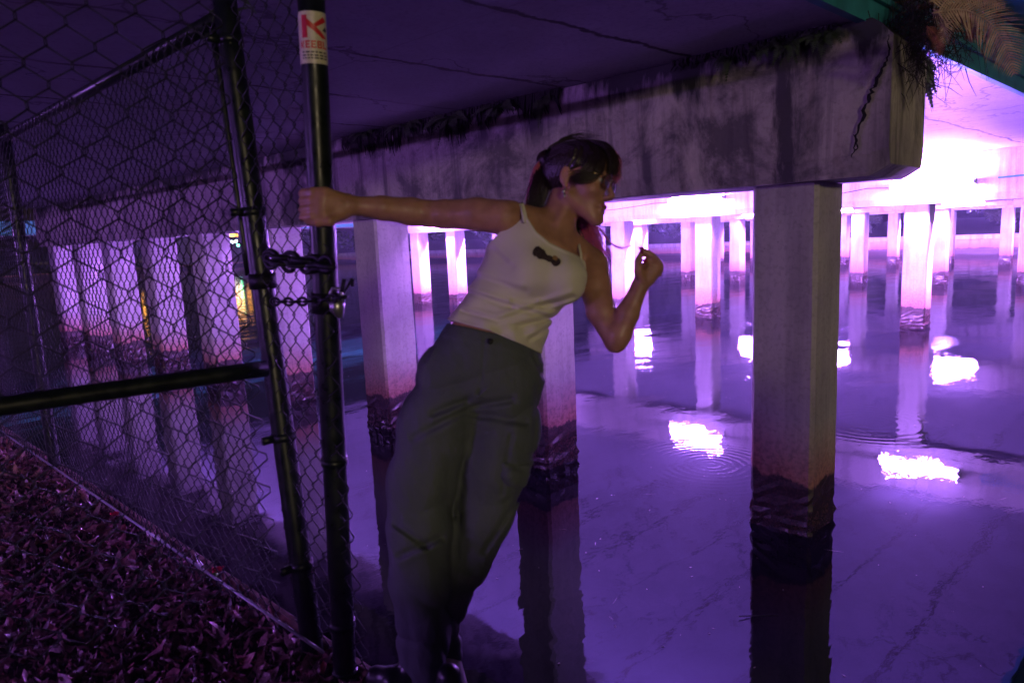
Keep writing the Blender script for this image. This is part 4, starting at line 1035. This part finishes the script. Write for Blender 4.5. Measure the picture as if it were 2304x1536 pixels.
# hairline: keep only above/behind a slanted line passing over the ear
line = np.minimum(lu - (.012+.42*(lf-.005)) , 1)          # above
behind = -(lf+.018)                                          # behind the ear
keep = np.maximum(line, np.where(lu > -.034, behind, -1))
keep = np.maximum(keep, np.minimum(lu-.040, .2))
ang = np.arctan2(ls, lf+.07)
strand = .0016*np.sin(ang*55+6*lu/.05)+.0012*np.sin(lu*900+ls*400)
hr.F = np.maximum(hr.F+strand, -keep).astype(np.float32)
hr.F = np.maximum(hr.F, np.float32(0)+(lf-.078)*1.0).astype(np.float32)
# bun / ponytail root
hr.ell(H(-.098, .058, 0), (.032, .030, .028), AX, .008)
hair, Vh, Fh = sdfmesh(hr, 'hair', M_HAIR, person, 1)
del hr, G
def bez(pts, n=10):
    pts = np.array(pts, float); t = np.linspace(0, 1, n); m_ = len(pts)-1
    # catmull-rom
    Pp = np.vstack([2*pts[0]-pts[1], pts, 2*pts[-1]-pts[-2]]); out = []
    for tt in t:
        x = tt*m_; i = min(int(x), m_-1); u = x-i; p0, p1, p2, p3 = Pp[i:i+4]
        out.append(.5*((2*p1)+(-p0+p2)*u+(2*p0-5*p1+4*p2-p3)*u*u+(-p0+3*p1-3*p2+p3)*u**3))
    return np.array(out)
def strands(name, guides, n, spread, r, mat, parent, seed=0, npt=10, wav=.004, taper=.25):
    r_ = np.random.default_rng(seed); mb = MB(); G_ = [np.array(g, float) for g in guides]
    for i in range(n):
        k = r_.uniform(0, len(G_)-1) if len(G_) > 1 else 0; a = int(k); f = k-a; g = G_[a] if len(G_) == 1 else G_[a]*(1-f)+G_[min(a+1, len(G_)-1)]*f
        off = r_.normal(size=3)*spread; off2 = r_.normal(size=3)*spread
        m_ = len(g); g2 = np.array([q + off*(.35+.65*j/(m_-1)) + off2*.6*j/(m_-1) for j, q in enumerate(g)])
        c = bez(g2, npt); ph = r_.uniform(0, 6.28); tt = np.linspace(0, 1, npt); c = c + (wav*np.sin(tt*r_.uniform(4, 9)+ph)*tt)[:, None]*r_.normal(size=3)
        rr = [r*r_.uniform(.6, 1.2)*max(taper, 1-tt_**2*.9) for tt_ in tt] if True else r
        mb.tube(towv(c), rr, 4, False)
    return mb.build(name, mat, parent, True)
# ponytail
strands('ponytail', [[H(-.085, .055, .0), H(-.115, .03, .01), P(1205, 405, 2.03), P(1197, 445, 2.02), P(1192, 478, 2.02)],
                     [H(-.080, .050, .01), H(-.105, .02, .01), P(1218, 408, 2.03), P(1208, 447, 2.03), P(1200, 476, 2.03)],
                     [H(-.075, .035, .01), H(-.09, .0, .01), P(1232, 412, 2.03), P(1222, 445, 2.04), P(1210, 470, 2.04)]], 460, .007, .0016, M_HAIR, hair, 1, 9)
strands('ponytail_edge', [[H(-.11, .07, 0), P(1203, 380, 2.05), P(1191, 425, 2.06), P(1184, 472, 2.06)], [H(-.11, .05, 0), P(1208, 390, 2.05), P(1196, 435, 2.06), P(1190, 480, 2.06)]], 90, .004, .0013, M_HAIR_RIM, hair, 2, 9)
# fringe falling over the forehead, reaching the glasses
strands('fringe', [[H(.02, .105, .035), H(.07, .098, .040), H(.098, .06, .038), H(.102, .024, .034)],
                   [H(.01, .11, .0), H(.07, .106, .0), H(.107, .072, .0), H(.114, .026, .004)],
                   [H(.02, .105, -.035), H(.07, .098, -.040), H(.100, .06, -.036), H(.108, .016, -.030)]], 560, .0045, .0013, M_HAIR, hair, 3, 9, .006)
strands('fringe_edge', [[H(.04, .108, .0), H(.088, .095, .0), H(.115, .058, .0), H(.120, .012, .004)], [H(.04, .105, -.03), H(.09, .09, -.03), H(.113, .045, -.02), H(.118, .0, -.01)]], 60, .004, .0013, M_HAIR_RIM, hair, 4, 9, .008)
# side sweep from the crown over the temple, curling under the ear
strands('side_sweep', [[H(.0, .105, .045), H(.045, .075, .068), H(.060, .035, .070), H(.038, -.004, .078), H(.018, -.012, .084)],
                       [H(.03, .10, .045), H(.070, .065, .060), H(.075, .025, .064), H(.050, -.010, .072), H(.026, -.016, .080)],
                       [H(.05, .095, .04), H(.088, .060, .050), H(.090, .022, .052), H(.066, -.006, .066), H(.036, -.014, .078)]], 380, .0048, .0012, M_HAIR, hair, 5, 12, .006, .1)
strands('temple_hair', [[H(-.06, .04, .072), H(-.02, .06, .074), H(.02, .05, .072), H(.045, .025, .069)], [H(-.06, .08, .06), H(-.02, .09, .06), H(.03, .08, .058), H(.07, .045, .058)]], 420, .0035, .0014, M_HAIR, hair, 6, 9, .003)
# loose hair beyond the neck, backlight painted in as pink colour
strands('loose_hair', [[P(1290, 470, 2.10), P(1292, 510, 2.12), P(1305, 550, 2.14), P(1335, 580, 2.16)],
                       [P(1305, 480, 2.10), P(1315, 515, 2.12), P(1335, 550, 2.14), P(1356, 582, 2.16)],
                       [P(1326, 492, 2.10), P(1340, 515, 2.12), P(1352, 545, 2.14), P(1368, 578, 2.16)]], 190, .010, .0015, M_HAIR_RIM, hair, 7, 11, .012)
strands('loose_hair_root', [[P(1282, 462, 2.10), P(1284, 500, 2.11), P(1292, 530, 2.12), P(1306, 556, 2.13)], [P(1296, 470, 2.10), P(1297, 505, 2.11), P(1305, 535, 2.12), P(1318, 565, 2.13)]], 130, .006, .0022, M_HAIR, hair, 8, 9, .006)
strands('blown_lock', [[P(1326, 498, 2.08), P(1352, 518, 2.08), P(1372, 545, 2.07), P(1395, 558, 2.06), P(1424, 552, 2.05)]], 12, .0022, .0012, M_HAIR_RIM, hair, 9, 16, .003)
# flyaway strands over the crown and behind the head
strands('flyaway_strands', [[H(-.05, .112, .03), H(.0, .128, .02), H(.06, .120, .02)], [H(-.09, .08, .03), H(-.04, .122, .0), H(.04, .126, -.01)], [H(-.10, .05, .02), H(-.118, .0, .02), H(-.115, -.05, .01)], [H(.04, .115, .04), H(.10, .10, .04), H(.135, .04, .03)]], 90, .007, .0007, M_HAIR, hair, 12, 9, .008)
# ------------------------------------------------------------------ glasses, earring, lips
M_GLF = simple('gold_wire_frame', (.45, .32, .15), .25, .1, 50, .9); m = NM('tinted_lens'); m.out(Base_Color=c4((.05, .04, .06)), Roughness=.05, Alpha=.85); m.b.inputs['Metallic'].default_value = .0; m.b.inputs['Specular IOR Level'].default_value = 1.0; m.b.inputs['Coat Weight'].default_value = 1.0; M_LENS = m.m
gl = empty('glasses', (0, 0, 0), None, None); gl.parent = person; gl.matrix_parent_inverse = Matrix.Translation(-Vector(person.location))
def lens(s):
    cc = (.106, -.004, s*.032); mb = MB(); V = [towv(H(*cc)[None])[0]]; pts = []
    for k in range(20):
        a = 2*math.pi*k/20; u = .018*math.sin(a); q = H(cc[0]-.10*abs(s*.026*math.cos(a))*(1 if s*math.cos(a)*s > 0 else 0), cc[1]+u, cc[2]+.0225*math.cos(a)); q = towv(q[None])[0]; pts.append(q)
    mb.tube(pts+[pts[0]], .0014, 6, False); ob = mb.build('lens_rim', M_GLF, gl, True)
    V += pts; mb = MB(); mb.add([tuple(v) for v in V], [(0, k+1, (k+1) % 20+1) for k in range(20)]); mb.build('lens', M_LENS, gl, True)
lens(1); lens(-1)
mb = MB(); mb.tube(towv(np.array([H(.108, .004, .008), H(.113, .006, 0), H(.108, .004, -.008)])), .0014, 6); mb.build('bridge', M_GLF, gl, True)
for s in (-1, 1):
    mb = MB(); mb.tube(towv(np.array([H(.100, .006, s*.058), H(.070, .008, s*.072), H(.02, .010, s*.078), H(.004, .004, s*.080)])), .0013, 6); mb.build('temple_arm', M_GLF, gl, True)
mb = MB(); e_ = H(.002, -.040, .080); mb.tube(towv(np.array([e_+[0, .004, 0], e_+[.003, 0, -.002], e_+[0, -.006, 0], e_+[-.003, -.012, 0], e_+[0, -.018, 0]])), [.0012, .0012, .0025, .005, .001], 8)
mb.tube(towv(np.array([e_+[0, -.016, 0], e_+[0, -.022, 0], e_+[0, -.028, 0]])), [.002, .0045, .001], 8)
mb.build('earring', M_STEEL, person, True)
sd_ = SDF(H(.09, -.075, 0)-.04, H(.09, -.075, 0)+.04, .0016)
sd_.cone(H(.0947, -.0672, -.014), H(.0947, -.0672, .014), .0058, .0058, .004); sd_.ell(H(.0970, -.066, 0), (.0073, .0052, .012), AX, .004); sd_.cone(H(.0915, -.0795, -.012), H(.0915, -.0795, .012), .0070, .0070, .004)
sdfmesh(sd_, 'lips', M_LIP, body_o, 1)
for s in (-1, 1):
    sd_ = SDF(H(.08, -.002, s*.031)-.03, H(.08, -.002, s*.031)+.03, .0016); sd_.ell(H(.0795, -.002, s*.031), (.0132, .010, .0122), AX, .0); sdfmesh(sd_, 'eye', M_EYE, body_o, 1)
mb = MB()
for (a, c, d, e, r_) in fing[:3]+[((0,0,0), (0,0,0), (1436, 588, 1.930), (1442, 572, 1.930), .0095)]:
    q0, q1 = P(*d), P(*e); dr = (q1-q0)/np.linalg.norm(q1-q0); mb.tube(towv(np.array([q1-dr*.002+[0, .002, -.002], q1+dr*.006+[0, .002, 0], q1+dr*.014+[0, .002, 0]])), [.0068, .0062, .001], 8)
mb.build('fingernails', M_NAIL, body_o, True)
# ================================================================== ferns
M_FERND = simple('dark_fern_leaf', (.035, .06, .02), .55, .5, 30); M_FERNL = simple('warm_fern_leaf', (.46, .33, .22), .55, .35, 40); M_FERNR = simple('withered_red_leaf', (.22, .07, .05), .7, .4, 40)
def frond(mb, base, tip, sag, wd, nl=22, side=None, curl=0.0):
    base = np.array(base, float); tip = np.array(tip, float); d = tip-base; L = np.linalg.norm(d)
    side = np.array(side, float) if side is not None else np.cross(d, [0, 0, 1]); side = side/np.linalg.norm(side)
    pts = [base + d*t + np.array([0, 0, sag*4*t*(1-t)]) for t in np.linspace(0, 1, 12)]
    mb.tube(pts, [.004*(1-.8*t) for t in np.linspace(0, 1, 12)], 5)
    for k in range(nl):
        t = .08+.90*k/nl; i = t*11; a = int(i); f = i-a; p0 = pts[a]*(1-f)+pts[min(a+1, 11)]*f; T = pts[min(a+1, 11)]-pts[a]; T /= np.linalg.norm(T)
        S_ = side-T*(side@T); S_ /= np.linalg.norm(S_); Nn_ = np.cross(T, S_)
        ln = wd*math.sin(math.pi*min(1, .12+.88*t))**.7*(1.0 if t < .5 else 1-.75*(t-.5)/.5)+.004
        hw = L/nl*.58
        for sg in (-1, 1):
            dr = S_*sg*.92+T*.42; dr /= np.linalg.norm(dr); dd = Nn_*(-.15*ln)
            rag = [random.uniform(.85, 1.1) for _ in range(3)]
            A = p0-T*hw*.8; B = p0+T*hw*.8; m1 = p0+dr*ln*.45-T*hw*rag[0]+dd*.3; m2 = p0+dr*ln*.5+T*hw*.75*rag[1]+dd*.3; e = p0+dr*ln*rag[2]+T*hw*curl+dd
            mb.add([A, B, m2, e, m1], [(0, 1, 2, 4), (4, 2, 3)])
def fern(name, base, specs, mat, label, cat='fern', group=None):
    r = empty(name, tuple(base), label, cat, group)
    for (tip, sag, wd, nl, side) in specs:
        mb = MB(); frond(mb, base, tip, sag, wd, nl, side); mb.build('frond', mat, r, False)
    return r
V3 = lambda *a: np.array(a, float)
# the big withered ferns hanging outside the girder at the top right
def frond_path(mb, pts, wd, nl, side):
    pts = bez(pts, 24); side = np.array(side, float)
    mb.tube(pts, [.0045*(1-.8*t) for t in np.linspace(0, 1, 24)], 5); n = len(pts)-1; L = np.linalg.norm(np.diff(pts, axis=0), axis=1).sum()
    for k in range(nl):
        t = .05+.94*k/nl; x = t*n; a = int(x); f = x-a; p0 = pts[a]*(1-f)+pts[min(a+1, n)]*f; T = pts[min(a+1, n)]-pts[a]; T /= np.linalg.norm(T)
        view = (p0-E0)/np.linalg.norm(p0-E0); S_ = np.cross(T, view); S_ /= np.linalg.norm(S_); S_ = S_*.9+view*.25*math.sin(k*.9)
        ln = wd*(math.sin(math.pi*min(1, .22+.78*t))**.8)+.004; hw = L/nl*.34
        for sg in (-1, 1):
            dr = S_*sg*.85+T*.55; dr /= np.linalg.norm(dr); dd = -UP*ln*.12+view*ln*.1*sg; N = 5; V = []
            for q in range(N+1):
                u = q/N; c = p0+dr*ln*u*random.uniform(.97, 1.03)+dd*u*u+T*ln*.18*u*u; w_ = hw*(1-u**2.2)*(.85+.25*(q % 2)); V += [c-T*w_, c+T*w_]
            mb.add(V, [(2*q, 2*q+1, 2*q+3, 2*q+2) for q in range(N)])
fb0 = uproj(2095, 8, 3.2)
bf = empty('fern', tuple(fb0), 'large warm lit fern fronds arching at the top right corner', 'fern')
for (pp, D0, wd, nl, mt) in (([(2098, 30), (2165, 22), (2225, 50), (2262, 105), (2284, 172)], 3.05, .125, 40, M_FERNL), ([(2100, 20), (2125, 50), (2122, 80), (2112, 108)], 3.1, .045, 22, M_FERNL), ([(2090, 5), (2150, -15), (2210, -10), (2260, 20)], 3.25, .08, 28, M_FERNL),
                         ([(2085, 60), (2104, 78), (2112, 100), (2116, 125)], 3.1, .035, 18, M_FERNR), ([(2140, 10), (2180, 40), (2190, 70), (2180, 95)], 3.15, .05, 20, M_FERNR)):
    mb = MB(); frond_path(mb, [uproj(x, y, D0+.02*i) for i, (x, y) in enumerate(pp)], wd, nl, RT); mb.build('frond', mt, bf)
def hang(name, x0, y0, D, n, spread, Ls, mat, label, wd=.04, group=None, seed=0, dirv=None):
    r_ = np.random.default_rng(seed); b = uproj(x0, y0, D); sp = []
    for k in range(n):
        a = r_.uniform(-1, 1); L = r_.uniform(*Ls)
        tip = b + np.array([-.03-.05*r_.uniform(0, 1), a*spread, -L*(1-.5*abs(a))]) if dirv is None else b + dirv*L + r_.normal(size=3)*spread*.5
        sp.append((tip, .03, wd*r_.uniform(.6, 1.1), 14, (0.2*a, 1, .3*a)))
    return fern(name, b, sp, mat, label, group=group)
capX = 3.97
def capfern(px, py, n, spread, Ls, label, wd=.04, seed=0, mat=M_FERND):
    b = ux(px, py, capX); r_ = np.random.default_rng(seed); sp = []
    for k in range(n):
        a = r_.uniform(-1, 1); L = r_.uniform(*Ls)
        sp.append((b+np.array([-.02-.07*r_.uniform(0, 1), a*spread, -L*(1-.6*abs(a))+.03]), .04, wd*r_.uniform(.6, 1.1), 14, (.2*a, 1, .4*a)))
    fern('fern', b, sp, mat, label, group='ferns growing along the top of the nearest cap beam')
capfern(1855, 92, 9, .16, (.05, .14), 'small leafy fern right of the others on top of the cap beam', .045, 1)
capfern(1775, 105, 9, .18, (.06, .20), 'bushy dark fern above the big column, on the cap beam', .05, 2)
capfern(1715, 118, 6, .14, (.05, .15), 'low fern just left of the bushy one on the cap beam', .04, 3)
capfern(1645, 135, 5, .08, (.10, .22), 'drooping green fern with narrow fronds on the cap beam', .03, 4)
capfern(1222, 225, 5, .12, (.12, .28), 'fern hanging from the cap beam above the woman\'s head', .05, 5)
capfern(1120, 245, 7, .25, (.10, .25), 'dark fern above the left of the woman\'s hair', .05, 6)
capfern(1010, 265, 8, .30, (.15, .34), 'long dark fern hanging above the outstretched forearm', .05, 7)
capfern(910, 288, 7, .30, (.08, .22), 'dark fern over the middle of the outstretched arm', .045, 8)
capfern(820, 306, 6, .25, (.05, .15), 'small dark fern nearest the gate post on the cap beam', .04, 9)
# fringe of roots and moss on the cap end
def tuft(c, n, R, L, mat, label, cat, seed=0, name='root_tuft', droop=1.0):
    r_ = np.random.default_rng(seed); mb = MB()
    for k in range(n):
        q = c + r_.normal(size=3)*R; a = r_.normal(size=3)*L*.5; a[2] = -abs(a[2])*droop - L*.3*droop
        mb.tube([q, q+a*.5+r_.normal(size=3)*L*.1, q+a+r_.normal(size=3)*L*.2], [.0022, .0017, .0006], 4, False)
    tag(mb.build(name, mat), label, cat)
M_ROOT = simple('dark_root_fibre', (.020, .016, .018), .9, .4)
def slabmoss(y0, y1, zt, dl, seed, label):
    """ragged mat of hanging dark moss on the cap face"""
    r_ = np.random.default_rng(seed); mb = MB(); y = y0
    n = int((y1-y0)/.012)
    for k in range(n):
        yy = y0+(y1-y0)*k/n+r_.uniform(-.01, .01); L = dl*(.35+.65*abs(math.sin(yy*3.1+seed)*math.sin(yy*7.7)))*r_.uniform(.5, 1.1)
        x = capX+.022-r_.uniform(0, .02)
        mb.tube([(x, yy, zt+.01), (x-.012, yy+r_.uniform(-.02, .02), zt-L*.5), (x, yy+r_.uniform(-.03, .03), zt-L)], [.012, .010, .002], 5, False)
    tag(mb.build('hanging_moss', M_ROOT), label, 'moss', 'moss hanging along the nearest cap beam')
slabmoss(3.2, 5.9, 2.915, .26, 1, 'wide dark moss mat over the cap beam above the outstretched arm')
slabmoss(1.35, 2.3, 2.915, .10, 2, 'short dark moss strip on the cap beam above the big column')
c = ux(2090, 60, 4.25)
tuft(np.array([4.3, 1.03, 2.88]), 700, .11, .16, M_ROOT, 'dark root mass covering the rounded end of the nearest cap beam', 'roots', 5)
tuft(uproj(2150, 0, 3.6), 260, .10, .16, M_FERNR, 'tangle of reddish dry stems behind the large fern', 'stems', 6, 'dry_stems', .6)
def endfern(px, py, D, tips, mat, label):
    b = uproj(px, py, D); fern('fern', b, [(uproj(x, y, D+dd), .02, w_, 14, RT*.8+UP*.4) for (x, y, dd, w_) in tips], mat, label)
endfern(2068, 130, 4.2, [(2108, 215, 0, .055), (2100, 250, .05, .05), (2085, 190, -.05, .04), (2112, 165, 0, .03)], M_FERND, 'dark fern silhouetted against the bright ceiling at the cap beam end')
endfern(2085, 60, 3.9, [(2118, 112, -.1, .05), (2070, 100, -.1, .05), (2090, 130, -.1, .04)], M_FERNR, 'withered reddish fern frond under the large one')
# ================================================================== flecks and twigs floating on the water
fl = MB(); r_ = np.random.default_rng(31)
for k in range(420):
    X = 1.5+abs(r_.normal())*4.5; Y = r_.uniform(-.5, 9)*(.35+X/8); a = r_.uniform(0, 6.28); L = r_.uniform(.003, .010)
    if r_.uniform() < .12: L = r_.uniform(.02, .06); wd = .0012
    else: wd = L*.5
    u = np.array([math.cos(a), math.sin(a), 0]); v = np.array([-u[1], u[0], 0]); c = np.array([X, Y, .002]); h_ = np.array([0, 0, L*.5 if L < .012 else .002])
    fl.add([c-u*L, c+v*wd+h_*.4, c+u*L+h_, c-v*wd], [(0, 1, 2, 3)])
tag(fl.build('floating_debris', simple('pale_fleck', (.45, .38, .33), .3, .3)), 'tiny pale flecks and splinters floating on the water', 'debris', kind='stuff')
tg = MB(); q = uz(1700, 1384, 0.004); q2 = uz(1662, 1386, .012); q3 = uz(1752, 1382, .002); tg.tube([q2, q, q3], [.0025, .002, .001], 5); tag(tg.build('floating_twig', M_PVC), 'thin pale twig floating before the foot of the big column', 'twig')

# ================================================================== thin haze added to imitate lens bloom round the lamps
hz = MB(); hz.box((-12, -48, -1.5), (245, 262, 12.0))
m = NM('haze'); vp = m.n('ShaderNodeVolumePrincipled', inp={'Color': (.75, .82, 1, 1), 'Density': .0015, 'Anisotropy': .5})
m.t.nodes.remove(m.b); m.t.links.new(vp.outputs[0], m.t.nodes['Material Output'].inputs['Volume'])
tag(hz.build('haze', m.m), kind='stuff', label='thin added haze imitating lens bloom round the lamps', cat='haze')
